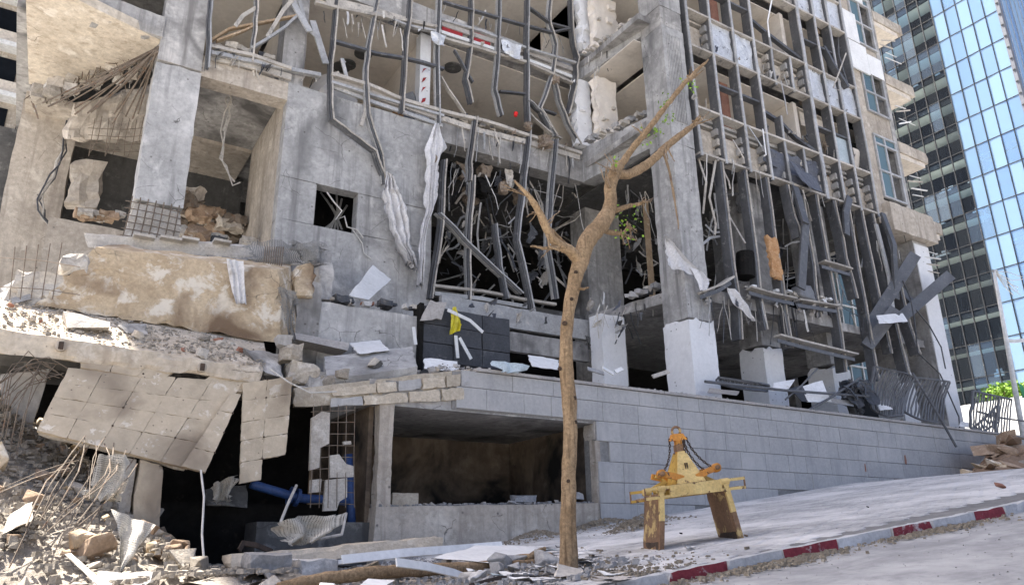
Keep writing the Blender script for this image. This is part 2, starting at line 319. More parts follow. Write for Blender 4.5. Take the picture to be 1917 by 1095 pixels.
def glass(name, tint, rough=0.03, trans=0.35, ior=1.45, dif=.35):
    m = bpy.data.materials.new(name); m.use_nodes = True; nt = m.node_tree; N = nt.nodes; L = nt.links
    N.remove(N['Principled BSDF']); g = N.new('ShaderNodeBsdfGlossy'); g.inputs['Roughness'].default_value = rough
    g.inputs['Color'].default_value = (.92,.96,1,1)
    t = N.new('ShaderNodeBsdfTransparent'); t.inputs['Color'].default_value = (*tint, 1)
    d = N.new('ShaderNodeBsdfDiffuse'); d.inputs['Color'].default_value = (*[c*dif for c in tint], 1)
    oi = N.new('ShaderNodeObjectInfo')
    m1 = N.new('ShaderNodeMixShader'); 
    rv = N.new('ShaderNodeMapRange'); rv.inputs[3].default_value = max(0, trans-.22); rv.inputs[4].default_value = min(1, trans+.12); L.new(oi.outputs['Random'], rv.inputs[0]); L.new(rv.outputs[0], m1.inputs[0]); L.new(d.outputs[0], m1.inputs[1]); L.new(t.outputs[0], m1.inputs[2])
    gg = N.new('ShaderNodeNewGeometry'); dt = N.new('ShaderNodeVectorMath'); dt.operation = 'DOT_PRODUCT'; L.new(gg.outputs['Normal'], dt.inputs[0]); L.new(gg.outputs['Incoming'], dt.inputs[1])
    def mth(op, x, y=None):
        q = N.new('ShaderNodeMath'); q.operation = op
        for k, v in ((0, x), (1, y)):
            if v is None: continue
            if isinstance(v, (int, float)): q.inputs[k].default_value = v
            else: L.new(v, q.inputs[k])
        return q.outputs[0]
    r0 = ((ior-1)/(ior+1))**2
    fres = mth('ADD', mth('MULTIPLY', mth('POWER', mth('SUBTRACT', 1.0, mth('ABSOLUTE', dt.outputs['Value'])), 5.0), 1-r0), r0)
    geo = N.new('ShaderNodeNewGeometry'); nz = N.new('ShaderNodeTexNoise'); nz.inputs['Scale'].default_value = .35
    L.new(geo.outputs['Position'], nz.inputs['Vector'])
    bp = N.new('ShaderNodeBump'); bp.inputs['Strength'].default_value = .15; bp.inputs['Distance'].default_value = .3
    L.new(nz.outputs['Fac'], bp.inputs['Height']); L.new(bp.outputs[0], g.inputs['Normal'])
    ms = N.new('ShaderNodeMixShader'); L.new(fres, ms.inputs[0]); L.new(m1.outputs[0], ms.inputs[1]); L.new(g.outputs[0], ms.inputs[2])
    L.new(ms.outputs[0], N['Material Output'].inputs[0]); MATS[name] = m
glass('glass_blue', (.72,.86,.97), .03, .9, 1.45, .22)
pm('tower_blue', (.36,.55,.76), (.46,.64,.82), .12, bump=0, fine=0, c3=(.58,.74,.88), c3scale=.2)
pm('slab_warm', (.62,.545,.44), (.50,.43,.34), 1.1, c3=(.72,.66,.57), c3scale=2.2, streak=(.36,.30,.23), pits=.7, bump=.4, crack=1.1)
glass('glass_dark', (.88,.94,.97), .03, .98, 1.22, .03)
glass('glass_window', (.40,.62,.68), .05, .35)
glass('glass_shard', (.60,.72,.74), .08, .5)
def holes(name, base, n, hole):     # punched sheet: dots of the UV grid let light through
    m = MATS[base].copy(); m.name = name; nt = m.node_tree; N = nt.nodes; L = nt.links
    uv = N.new('ShaderNodeUVMap'); mp = N.new('ShaderNodeVectorMath'); mp.operation = 'MULTIPLY'; mp.inputs[1].default_value = (n[0], n[1], 1)
    fr = N.new('ShaderNodeVectorMath'); fr.operation = 'FRACTION'; sb = N.new('ShaderNodeVectorMath'); sb.operation = 'SUBTRACT'; sb.inputs[1].default_value = (.5,.5,0)
    ln = N.new('ShaderNodeVectorMath'); ln.operation = 'LENGTH'; lt = N.new('ShaderNodeMath'); lt.operation = 'LESS_THAN'; lt.inputs[1].default_value = hole
    L.new(uv.outputs[0], mp.inputs[0]); L.new(mp.outputs[0], fr.inputs[0]); L.new(fr.outputs[0], sb.inputs[0]); L.new(sb.outputs[0], ln.inputs[0]); L.new(ln.outputs['Value'], lt.inputs[0])
    tr = N.new('ShaderNodeBsdfTransparent'); ms = N.new('ShaderNodeMixShader')
    L.new(lt.outputs[0], ms.inputs[0]); L.new(N['Principled BSDF'].outputs[0], ms.inputs[1]); L.new(tr.outputs[0], ms.inputs[2])
    L.new(ms.outputs[0], N['Material Output'].inputs[0]); MATS[name] = m
holes('perf_sheet', 'perforated', (26, 26), .27)
pm('hole_dark', (.05,.05,.05), (.03,.03,.03))
holes('wire_mesh', 'mesh_grey', (40, 40), .40)

# ================================================================== the setting
YW = 11.8                                          # front plane of the stone retaining wall
def kerb_y(X): return 4.95-0.14*(X-4.6) if X < 9 else 4.33
# --- road: one sheet to the horizon
m = M(); xs = [-900,-300,-120,-60,-40]+[-40+2*i for i in range(1, 66)]+[130,300,900]; ys = [-900,-300,-100,-40,-20,-10,-4,0,3,6,12,20,40,100,300,900]
for x in xs:
    for y in ys: m.v.append(V3((x, y, gz(x)-0.068-0.02*max(0, min(8, 5-y)))))
ny = len(ys)
for i in range(len(xs)-1):
    for j in range(ny-1): m.f.append((i*ny+j, (i+1)*ny+j, (i+1)*ny+j+1, i*ny+j+1))
K(O('road', m, 'asphalt', origin=V3((0,0,-1))), 'structure')
# --- pavement: bed sheet with pavers
m = M(); 
for i in range(0, 61):
    x = -4+0.5*i; m.v += [V3((x, kerb_y(x)+0.10, gz(x)-0.008)), V3((x, 11.9, gz(x)-0.008))]
for i in range(60): m.f.append((2*i, 2*i+2, 2*i+3, 2*i+1))
pav = K(O('pavement', m, 'dust_bed', origin=V3((8, 8, 0))), 'structure')
allp = []
x = 4.0
k = 0
while x < 25:
    y = 5.0 + (0.1 if k % 2 else 0); y0 = y
    while y < YW-0.05:
        if y > kerb_y(x)+0.13: allp.append((x, y))
        y += 0.2
    x += 0.2; k += 1
allp.sort(key=lambda p: (p[0]-5.6)**2+(p[1]-5.2)**2)
st = M(); dh = random.Random(3)
def paver(m, x, y):
    a, b, d = x+.006, x+.194, dh.uniform(-.003, .003); y1, y2 = y+.006, y+.194; c = .006
    zz = lambda q: gz(q)+d
    m.add([(a,y1,zz(a)-.03),(b,y1,zz(b)-.03),(b,y2,zz(b)-.03),(a,y2,zz(a)-.03),
           (a,y1,zz(a)-c),(b,y1,zz(b)-c),(b,y2,zz(b)-c),(a,y2,zz(a)-c),
           (a+c,y1+c,zz(a)),(b-c,y1+c,zz(b)),(b-c,y2-c,zz(b)),(a+c,y2-c,zz(a))],
          [(0,1,5,4),(1,2,6,5),(2,3,7,6),(3,0,4,7),(4,5,9,8),(5,6,10,9),(6,7,11,10),(7,4,8,11),(8,9,10,11)])
for i, (x, y) in enumerate(allp):
    if i < 290: q = M(); paver(q, x, y); O('paver', q, 'paver', pav)
    else: paver(st, x, y)
K(O('pavers', st, 'paver', pav), 'stuff')
# --- kerb
kb = bpy.data.objects.new('kerb', None); COL.objects.link(kb); kb.location = (6, 4.9, -.2); ORG['kerb'] = V3((6,4.9,-.2)); K(kb, 'structure')
edges = [1.1,1.75,2.35,2.95,3.55,4.1,4.59,5.2,5.82,6.49,7.21,7.77,8.42,8.91,9.5,10.1,10.7,11.3,11.9,12.5]
for i in range(len(edges)-1):
    a, b = edges[i]+.004, edges[i+1]-.004; j = dh.uniform(-.008, .008); w = .13
    ya, yb = kerb_y(a)+j, kerb_y(b)+j; za, zb = gz(a)+.012, gz(b)+.012
    m = M().block([(a,ya,za-.22),(b,yb,zb-.22),(b,yb+w,zb-.22),(a,ya+w,za-.22),(a,ya+.02,za),(b,yb+.02,zb),(b,yb+w,zb),(a,ya+w,za)], (6,2,3), .004, .03, 4, i)
    red = i >= 6 and (i-6) % 2 == 0
    o = O('kerb_stone', m, 'kerb_grey', kb)
    if red:
        o['label'] = 'kerb stone with red painted front'; o.data.materials.append(MATS['kerb_red'])
        for pg in o.data.polygons:
            if pg.normal.y < -.5: pg.material_index = 1

# --- stone retaining wall
rw = thing('retaining_wall', 'long grey stone clad retaining wall under the ruin beside the sloping pavement', 'wall', (17, YW+.2, 0.4))
m = M()
m.box(9.32, 27.2, YW+.032, YW+.42, -.6, 3.04)
m.box(6.15, 9.32, YW+.032, YW+.42, 2.36, 3.04)
O('core', m, 'mortar', rw)
cz = [3.075, 2.77, 2.38, 1.99, 1.60, 1.21, .82, .43, .04, -.35]
sr = random.Random(11)
def stone(X0, X1, z0, z1, y=YW, mat='stone_clad', par=rw, name='stone', dy=.006):
    d = sr.uniform(-dy, dy*.4); c = .007; g = .004
    a, b, e, f = X0+g*.5, X1-g*.5, z0+g, z1-g
    m = M().add([(a,y+.03,e),(b,y+.03,e),(b,y+.03,f),(a,y+.03,f),(a,y+c+d,e),(b,y+c+d,e),(b,y+c+d,f),(a,y+c+d,f),
                 (a+c,y+d,e+c),(b-c,y+d,e+c),(b-c,y+d,f-c),(a+c,y+d,f-c)],
                [(1,0,4,5),(2,1,5,6),(3,2,6,7),(0,3,7,4),(5,4,8,9),(6,5,9,10),(7,6,10,11),(4,7,11,8),(8,11,10,9)])
    m.f = [q[::-1] for q in m.f]
    return O(name, m, mat, par)
for r in range(len(cz)-1):
    z1, z0 = cz[r], cz[r+1]
    X = 6.2+sr.uniform(0, .25) if z0 >= 2.3 else (9.62 if r == 3 else 9.32)
    while X < 27:
        w = sr.choice([.62, .78, .8, .92, 1.08]); X1 = min(X+w, 27.1)
        if gz(X1) < z1-.02: stone(X, X1, z0, z1)
        X = X1
X = 6.6
while X < 27:
    w = sr.uniform(1.3, 1.8); a = X+.003; b = min(X+w, 27.2)-.003
    m = M().cbox(a, b, YW-.045, YW+.44, 3.08, 3.135, .3, .002, .012, 4, int(X*10)); O('coping', m, 'coping', rw); X += w
# chipped jamb beside the opening
m = M().cbox(9.30, 9.60, YW+.03, YW+.40, 2.02, 2.36, .08, .03, .05, 5, 3); O('broken_backing', m, 'broken_pale', rw)
m = M().cbox(9.28, 9.40, YW+.015, YW+.2, .3, 2.02, .12, .012, .03, 5, 5); O('jamb', m, 'concrete_warm', rw)
for (px, py, w_, h_) in ((1620, 875, .03, .11), (1695, 860, .05, .13)):     # dark red paint daubs
    p = PY(px, py, YW-.009); m = M().prism([(p.x-w_, p.y, p.z-h_*.8), (p.x+w_*.3, p.y, p.z-h_), (p.x+w_, p.y, p.z-h_*.2), (p.x+w_*.6, p.y, p.z+h_), (p.x-w_*.5, p.y, p.z+h_*.8)], (0, -.003, 0)); O('paint_daub', m, 'brick_red', rw)

# --- glass tower across the side street
TX, TY0, TY1, TB, TH = 84.0, 30.6, 62.0, 3.0, 3.62
tw = thing('glass_tower', 'tall blue glass office tower with cream soffits behind the ruin', 'tower', (95, 45, TB))
NF = 19
fz = [16.25+TH*(i-3) for i in range(NF)]
YB = 37.6                                       # pale double skin to the right of this, open floors to the left
m = M().box(TX+9, TX+40, TY0+1.2, TY1, TB, 82); O('core', m, 'tower_dark', tw)
for i, z in enumerate(fz):
    m = M().box(TX+.5, TX+9.2, YB-.6, TY1, z-.28, z); O('soffit', m, 'tower_cream', tw)
    m = M().box(TX+2.7, TX+2.9, YB-.6, TY1, z, z+TH-.29); O('inner_wall', m, 'tower_dark', tw)
    for k in range(9): yy = YB+1.36*k; m = M().box(TX+2.6, TX+2.7, yy, yy+.07, z, z+2.6); O('window_frame', m, 'tower_frame', tw)
    m = M().box(TX+.12, TX+.5, YB-.6, TY1, z-.34, z+.10); O('floor_edge', m, 'tower_frame', tw)
    m = M().box(TX-.05, TX+.10, TY0, TY1, z+.32, z+.385); O('transom', m, 'tower_frame', tw)
    m = M().box(TX+2.0, TX+2.3, YB-.6, YB+.2, z-.75, z-.29); O('beam', m, 'tower_frame', tw)
    for k in range(3):                                    # dark partitions and desks seen through the glass
        yy = sr.uniform(YB+1, YB+12); m = M().box(TX+1.6, TX+2.6, yy, yy+.12, z, z+2.6); O('partition', m, 'tower_dark', tw)
    for k in range(4):
        yy = sr.uniform(YB-.5, YB+10); m = M().box(TX+1.2, TX+2.0, yy, yy+1.0, z, z+.75); m.box(TX+1.4, TX+1.5, yy+.2, yy+.8, z+.75, z+1.15)
        O('desk', m, sr.choice(['tower_frame', 'far_white', 'tower_dark']), tw)
ysp = []; y = TY0
while y < 52: ysp.append(y); y += 1.36
for y in ysp:
    m = M().box(TX-.10, TX+.06, y-(.025 if y < 37 else .045), y+(.025 if y < 37 else .045), TB+9, 82); O('mullion', m, 'tower_frame', tw)
glass('glass_pale', (.50,.74,.98), .04, .55, 1.5, .55)  # pale blue diffuse share stands in for the sky's reflection
pr2 = random.Random(5)
for i in range(len(fz)-1):
    for j in range(len(ysp)-1):
        y0, y1 = ysp[j], ysp[j+1]; pale = y0 < 37.2
        mt = 'glass_pale' if pale else ('glass_blue' if pr2.random() < (.5 if fz[i] > 42 else .2) else 'glass_dark')
        tl = pr2.uniform(-.02, .02)
        m = M().add([(TX+tl, y0+.045, fz[i]+.40), (TX-tl, y1-.045, fz[i]+.40), (TX-tl, y1-.045, fz[i+1]+.30), (TX+tl, y0+.045, fz[i+1]+.30)], [(3,2,1,0)])
        m.add([p+V3((.03,0,0)) for p in m.v], [(0,1,2,3)])
        O('glass_pane', m, mt, tw)
# pale bracing behind the double skin
for i in range(3, len(fz)-1):
    m = M().bar([(TX+1.6, TY0+.6, fz[i]), (TX+1.6, YB-1, fz[i]+2.9)], .10, .10); m.bar([(TX+1.6, TY0+2.2, fz[i]+3.0), (TX+1.6, YB, fz[i]+.5)], .08, .08); O('brace', m, 'far_white', tw)
    m = M().box(TX+1.9, TX+2.2, TY0+.4, YB, fz[i]-.1, fz[i]+.1); O('walkway', m, 'far_white', tw)
    m = M().box(TX+3.4, TX+3.5, TY0+.4, YB+.3, fz[i]+.1, fz[i+1]-.2); O('inner_wall', m, 'tower_blue', tw)
    for yy in (32.5, 35.2): p = V3((TX+1.2, yy+sr.uniform(-.6,.6), fz[i]+3.1)); m = M().tube([p, p+V3((0,0,.05))], .28, 10); O('ceiling_lamp', m, 'far_white', tw)
# street face and corner post
m = M().box(TX-.25, TX+.35, TY0-.35, TY0+.02, TB, 82); O('corner_post', m, 'slate_sheet', tw)
for i in range(0, 46): z = 15+1.45*i; m = M().box(TX-.34, TX-.2, TY0-.28, TY0-.05, z, z+.12); O('rung', m, 'tower_frame', tw)
for i in range(22):
    m = M().box(TX+.5+1.1*i, TX+1.57+1.1*i, TY0-.02, TY0+.06, TB, 82); O('glass_strip', m, 'glass_pale', tw)
    m = M().box(TX+1.57+1.1*i, TX+1.6+1.1*i, TY0-.06, TY0+.06, TB, 82); O('mullion', m, 'fin_light', tw)
m = M().box(TX+.6, TX+26, TY0+.5, TY0+.7, TB, 82); O('inner_wall', m, 'tower_blue', tw)

# --- pale boundary wall, shrubs and lamp post at the street end
a, b = PX(1760, 790, 44), PX(1960, 790, 44)
m = M().box(44, 44.5, 12, 26, 2.0, PX(1870, 748, 44).z); T(O('boundary_wall', m, 'far_white'), 'sunlit pale boundary wall at the far end of the street', 'wall')
lr = random.Random(21)
def shrub(px, py, X, r, n, label, mat='leaf_dark'):
    c = PX(px, py, X); t = thing('shrub', label, 'shrub', (c.x, c.y, c.z-r), 'shrubs over the boundary wall')
    m = M()
    for i in range(n):
        d = V3((lr.gauss(0,1), lr.gauss(0,1), lr.gauss(0,.8))).normalized()*r*lr.uniform(.3, 1.05); p = c+d
        a = V3((lr.uniform(-1,1), lr.uniform(-1,1), lr.uniform(-1,1))).normalized()*lr.uniform(.06,.13); b = a.cross(V3((lr.uniform(-1,1), lr.uniform(-1,1), lr.uniform(-1,1)))).normalized()*.06
        m.add([p-a, p+b, p+a, p-b], [(0,1,2,3)])
    O('foliage', m, mat, t)
    m = M()
    for k in range(5): m.tube([(c.x, c.y, c.z-r*1.2), c+V3((lr.uniform(-.5,.5), lr.uniform(-.5,.5), lr.uniform(0,.5)))*r], [.03,.012], 5)
    O('stem', m, 'bark_grey', t)
shrub(1875, 738, 46, .8, 700, 'leafy green shrub rising behind the pale boundary wall', 'leaf')
shrub(1908, 733, 46, .7, 500, 'leafy green shrub beside the white lamp post', 'leaf')
shrub(1845, 741, 46, .5, 260, 'small low green shrub on top of the boundary wall', 'leaf_dark')
lp = thing('street_lamp', 'leaning white street lamp post with wires at the street end', 'lamp post', PY(1917, 830, 13.0))
top = PY(1861, 508, 13.0); bot = PY(1922, 850, 13.0)
O('pole', M().tube([bot, bot.lerp(top, .5), top], [.10, .08, .055], 10), 'far_white', lp, True)
j = bot.lerp(top, .60); O('bracket', M().bar([j, j+V3((.45,-.05,.02)), j+V3((1.9,-.3,.25))], .12, .07, (0,0,1)), 'far_white', lp)
m = M()
for k in range(7):
    e = top+V3((lr.uniform(.5,2.5), lr.uniform(-.6,.3), lr.uniform(-.9,.1))); m.tube([top, top.lerp(e,.5)+V3((0,0,lr.uniform(-.25,.12))), e], .012, 5)
O('wires', m, 'cable_white', lp)
m = M().tube([top+V3((-.1,0,0)), top+V3((.15,0,.05)), top+V3((.3,.05,-.02))], .05, 6); O('lamp_head', m, 'fin_light', lp)
q = PY(1905, 715, 12.6); m = M().sheet([q, q+V3((.1,0,-.55))], [q+V3((.28,0,-.1)), q+V3((.35,0,-.5))], 6, 6, .03, 1.5); T(O('flag', m, 'green_flag'), 'small green flag beside the lamp post', 'flag')

# --- far building at the left edge
fb = thing('apartment_block', 'distant apartment block with pale ledges and dark windows left of the ruin', 'building', (-6, 47, 0))
O('wall', M().box(-16, -1.0, 44, 56, -6, 52), 'concrete_warm', fb)
for i in range(18):
    z = 4+3.0*i - 2
    O('ledge', M().box(-16, -.8, 43.2, 44, z, z+.28), 'far_white', fb)
    O('parapet', M().box(-16, -.9, 43.5, 43.7, z+.28, z+1.05), 'far_beige', fb)
    for k in range(6): O('window', M().box(-15.5+2.4*k, -13.6+2.4*k, 43.9, 44.0, z+1.1, z+2.6), 'tower_dark', fb)

# ================================================================== the ruin: frame, floors, walls
YL, YR = 16.1, 12.8
bd = thing('ruined_building', 'gutted multi-storey concrete building with torn facade framing above the retaining wall', 'building', (11, 18, 3.0))
def part(name, m, mat, smooth=False, label=None):
    o = O(name, m, mat, bd, smooth)
    if label: o['label'] = label
    return o
sd_ = [0]
def cb(name, x0, x1, y0, y1, z0, z1, mat='concrete', res=.3, amp=.008, chip=.03, nsc=2.0, jag=None, label=None):
    sd_[0] += 1
    return part(name, M().cbox(x0, x1, y0, y1, z0, z1, res, amp, chip, nsc, sd_[0], jag), mat, label=label)
def bx(name, x0, x1, y0, y1, z0, z1, mat): return part(name, M().box(x0, x1, y0, y1, z0, z1), mat)

# upper storeys beyond the top of the frame, back and end walls; overhang to the left is unseen, added for road shade
FZ = [10.75, 14.25, 17.75, 21.25, 24.75, 28.25, 31.75, 35.25, 38.75, 42.25, 45.75, 49.25]
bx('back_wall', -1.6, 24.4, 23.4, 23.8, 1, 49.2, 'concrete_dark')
bx('end_wall', -1.75, -1.45, 16.5, 23.4, 10.9, 24.7, 'concrete'); bx('end_wall', -5.2, -4.99, YL, 23.4, 24.75, 49.2, 'concrete'); bx('back_wall', -5.0, -1.61, 23.4, 23.8, 24.75, 49.2, 'concrete_dark')  # walls of the made-up left overhang, an unseen sun blocker for the road
bx('end_wall', 24.1, 24.4, 13.3, 23.4, 10.3, 49.2, 'concrete'); bx('end_wall', 24.1, 24.4, 18.4, 23.4, 3, 10.3, 'concrete')
for i, z in enumerate(FZ):
    if i == 0:
        bx('floor_slab', 1.9, 12.7, YL+.4, 23.4, z-.02, z+.18, 'concrete')
    else:
        bx('floor_slab', -1.6 if i < 4 else -5.0, 12.7, YL+.25, 23.4, z, z+.2, 'concrete')  # higher slabs reach past the real end as the added sun blocker
    bx('floor_slab', 12.7, 24.1, YR+.45, 23.4, z+.01, z+.2, 'concrete')
    if i >= 3:
        bx('facade_wall', -1.6 if i < 4 else -5.0, 12.9, YL, YL+.24, z+.2, z+3.5, 'concrete'); bx('facade_wall', 12.9, 24.4, YR, YR+.24, z+.2, z+3.5, 'concrete')  # higher walls run on left over the added overhang
# --- left bays
cb('column', .95, 1.9, YL, YL+.85, 6.95, 10.32, 'concrete_blue', .22, .012, .06)
cb('column', .97, 1.88, YL-.03, YL+.8, 10.33, 17.7, 'concrete', .3, .008, .03)
# shattered column foot: core and exposed rebar cage
part('column_foot', M().block([(.80,YL-.02,5.6),(1.95,YL-.02,5.6),(1.95,YL+.9,5.6),(.80,YL+.9,5.6),(.99,YL+.06,6.95),(1.88,YL+.06,6.95),(1.88,YL+.8,6.95),(.99,YL+.8,6.95)], (9,6,9), .07, .08, 4, 9), 'broken_pale')
for i in range(7):
    x = .92+.15*i; part('rebar', M().tube([(x-.07, YL-.10, 6.0), (x-.03, YL-.04+.02*math.sin(i), 6.4), (x, YL-.01, 7.0)], .013, 5), 'rebar')
for i in range(6):
    z = 6.08+.15*i; part('rebar_tie', M().tube([(.80, YL-.10, z), (1.3, YL-.09, z+.01), (1.9, YL-.06, z)], .011, 5), 'rebar')
cb('pillar', -1.57, -.33, 20.3, 21.2, 5.6, 10.84, 'concrete_warm', .3, .015, .08)
# soffit of the broken floor slab at the left end
sp = [PZ(48, -12, 10.85), PZ(120, -12, 10.85), PZ(304, 78, 10.85), PZ(262, 112, 10.85), PZ(215, 128, 10.85), PZ(180, 150, 10.85), PZ(140, 152, 10.85), PZ(100, 160, 10.85), PZ(54, 158, 10.85)]
part('floor_slab', M().prism(sp, (0, 0, .22)), 'slab_warm')
a, b = PY(110, -5, YL), PY(302, 74, YL)
part('edge_beam', M().block([(a.x,YL-.12,10.86),(1.0,YL-.12,10.86),(1.0,YL+.3,10.86),(a.x,YL+.3,10.86),(a.x,YL-.12,11.45),(1.0,YL-.12,11.4),(1.0,YL+.3,11.4),(a.x,YL+.3,11.45)], (12,2,3), .03, .07, 3, 4), 'concrete')
# broken concrete and rebar fan along the torn slab edge
rr = random.Random(31)
for i in range(15):
    u = i/14
    p0 = PZ(298-14*u*rr.random(), 88+10*u, 10.7-.2*u); q0 = PY(90+160*u**1.2+rr.uniform(-14,14), 188+44*rr.random()*(.3+u), 17.2+rr.uniform(-.4,.6))
    part('rebar', M().tube([p0, p0.lerp(q0, .5)+V3((0, 0, -.10*rr.random())), q0], .018, 5), 'rebar')
for i in range(26):      # torn mat of bars under the slab edge
    x, y = rr.uniform(58, 285), 0; y = 158-(x-60)*.33+rr.uniform(6, 22)
    p = PZ(x, y, 10.75); d = V3((rr.uniform(-.25,.25), rr.uniform(-.3,.5), rr.uniform(-.55,-.1)))
    part('rebar', M().tube([p, p+d*.5+V3((rr.uniform(-.1,.1),0,0)), p+d], .011, 4), 'rebar')
for i in range(40):      # concrete lumps clinging to the bars
    x = rr.uniform(60, 290); y = 160-(x-60)*.30+rr.uniform(4, 40); p = PY(x, y, 18.0+rr.uniform(-.4, .8)); s = rr.uniform(.06, .17)
    part('lump', M().cbox(p.x-s, p.x+s, p.y-s, p.y+s, p.z-s*.7, p.z+s*.7, .1, s*.5, s*.4, 6, i), rr.choice(['concrete_warm', 'broken_pale', 'rubble']))
part('broken_beam', M().block([PY(120,262,18.6),PY(285,262,18.6),PY(285,262,19.4),PY(120,262,19.4),PY(140,195,18.6),PY(292,160,18.6),PY(292,160,19.4),PY(140,195,19.4)], (14,4,6), .14, .2, 3.2, 5), 'concrete_warm')
for i in range(8):
    x = 178+i*13; p = PY(x, 222+rr.uniform(-4,4), 18.3); part('rebar', M().tube([p, p+V3((rr.uniform(-.05,.05),0,-.6)), p+V3((rr.uniform(-.12,.12),.1,-.95))], .011, 4), 'rebar')
for i in range(4):
    p, q = PY(165, 240+i*13, 18.3), PY(290, 238+i*15, 18.3); part('rebar_tie', M().tube([p, p.lerp(q,.5)+V3((0,0,-.06)), q], .010, 4), 'rebar')
# bay behind: ceiling, back and side wall
bx('ceiling', -1.5, 3.84, 19.6, 23.3, 10.5, 10.7, 'concrete_warm')
bx('ceiling', 1.9, 3.84, YL+.5, 19.6, 10.60, 10.70, 'concrete')
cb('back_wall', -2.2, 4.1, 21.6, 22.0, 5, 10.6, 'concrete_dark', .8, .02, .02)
cb('low_parapet', -.5, 1.0, 18.2, 18.5, 5.2, 7.05, 'concrete_warm', .3, .015, .05)
cb('low_parapet', 1.9, 3.9, 18.6, 18.9, 5.2, 6.9, 'concrete_warm', .3, .015, .05)
cb('beam', 1.88, 3.9, YL+.02, YL+.5, 10.26, 10.74, 'concrete_warm', .25, .01, .04)
cb('side_wall', 3.845, 4.1, YL+.36, 19.6, 5, 10.60, 'concrete_warm', .35, .01, .03)
# wall with the small window: four lifts of concrete
cb('wall', 3.84, 7.72, YL, YL+.35, 4.9, 7.19, 'concrete_blue', .3, .007, .02)
cb('wall', 3.84, 4.71, YL+.004, YL+.35, 7.195, 8.255, 'concrete_blue', .3, .006, .015)
cb('wall', 5.74, 7.72, YL+.004, YL+.35, 7.195, 8.255, 'concrete_blue', .3, .006, .015)
cb('wall', 3.84, 7.72, YL-.004, YL+.35, 8.26, 9.2, 'concrete_blue', .3, .007, .015)
cb('wall', 3.84, 7.72, YL+.006, YL+.35, 9.205, 10.75, 'concrete_blue', .3, .007, .03)
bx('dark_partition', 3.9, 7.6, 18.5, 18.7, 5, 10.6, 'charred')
for i in range(6):
    p = PY(600+10*i, 360+12*(i%3), 17.4); q = PY(640-7*i, 430, 17.2); part('hanging_strip', M().bar([p, p.lerp(q,.5)+V3((.1,0,0)), q], .05, .01), 'fin_light')
# spandrel strip above that wall
# --- glazed left bay: beams, floors, ceilings
cb('beam', 7.72, 12.72, YL, YL+.5, 10.34, 11.08, 'concrete', .3, .009, .04)
cb('beam', 3.84, 12.72, YL+.06, YL+.5, 13.85, 14.5, 'concrete', .3, .009, .04)
bx('ceiling', 3.9, 12.9, YL+.5, 22.0, 13.80, 13.84, 'plaster')
bx('ceiling', 1.9, 3.8, YL+.2, 22.0, 14.0, 14.04, 'plaster')
bx('ceiling', 3.9, 24.0, YL+.5, 22.0, 17.3, 17.34, 'plaster')
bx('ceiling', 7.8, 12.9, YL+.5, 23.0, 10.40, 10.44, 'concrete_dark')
bx('room_wall', 1.9, 12.6, 20.6, 20.8, 10.95, 13.8, 'plaster_grey'); bx('room_wall', 1.9, 12.6, 20.6, 20.8, 14.5, 17.3, 'plaster_grey')
cb('partition', 3.86, 4.12, YL+.2, 20.6, 10.95, 13.8, 'plaster', .5, .004, .02)
cb('partition', 7.55, 7.75, YL+.9, 20.6, 10.95, 13.8, 'plaster', .5, .004, .02)
cb('column', 3.65, 4.2, YL+.05, YL+.7, 10.76, 17.6, 'concrete', .3, .01, .03)
c0, c1 = PY(1097, 440, 17.4), PY(1160, 440, 17.4)
cb('column', c0.x, c1.x, 17.4, 18.2, 3, 10.4, 'concrete', .3, .012, .05)
p0 = PY(785, 120, YL+.35); cb('post', p0.x, p0.x+.32, YL+.3, YL+.6, 10.98, 13.8, 'white_paint', .25, .006, .03)
for (dz, w) in ((12.45,.05),(12.15,.09),(11.85,.06),(11.5,.12),(11.25,.05)): part('red_mark', M().prism([(p0.x+.05,YL+.285,dz),(p0.x+.05+w,YL+.285,dz+.1),(p0.x+.20,YL+.285,dz+.22),(p0.x+.10,YL+.285,dz+.17)], (0,-.004,0)), 'red_panel')
for (px, py) in ((650,120),(640,125),(848,126),(680,100)):    # round ceiling fittings
    p = PZ(px, py, 13.79); part('ceiling_ring', M().tube([p, p+V3((0,0,-.05))], .26, 16), 'concrete_dark')
# dark tall storey behind the glazed bays
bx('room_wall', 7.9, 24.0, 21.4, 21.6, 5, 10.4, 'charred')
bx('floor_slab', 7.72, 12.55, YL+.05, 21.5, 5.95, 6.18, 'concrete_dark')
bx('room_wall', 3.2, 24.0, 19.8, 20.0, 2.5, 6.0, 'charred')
# --- skew link between the two facades
def skew(name, za, zb, mat, seed, th=.5):       # (bottom, top) at the inner corner and at the column
    c = [(12.66,YL+.1,za[0]),(13.15,YR+.80,zb[0]),(13.15+th,YR+.80,zb[0]),(12.66+th,YL+.1,za[0]),(12.66,YL+.1,za[1]),(13.15,YR+.80,zb[1]),(13.15+th,YR+.80,zb[1]),(12.66+th,YL+.1,za[1])]
    return part(name, M().block(c, (16,3,6), .012, .06, 2.5, seed), mat)
skew('beam', (10.34,11.45), (10.42,11.42), 'concrete_blue', 41); skew('beam', (13.87,14.5), (14.10,14.66), 'concrete_blue', 42); skew('floor_slab', (5.93,6.22), (5.93,6.22), 'concrete', 43, 1.2)
bx('ceiling', 12.9, 14.0, YR+.9, 20, 13.90, 13.93, 'plaster'); bx('ceiling', 12.9, 14.0, YR+.9, 20, 17.3, 17.33, 'plaster')
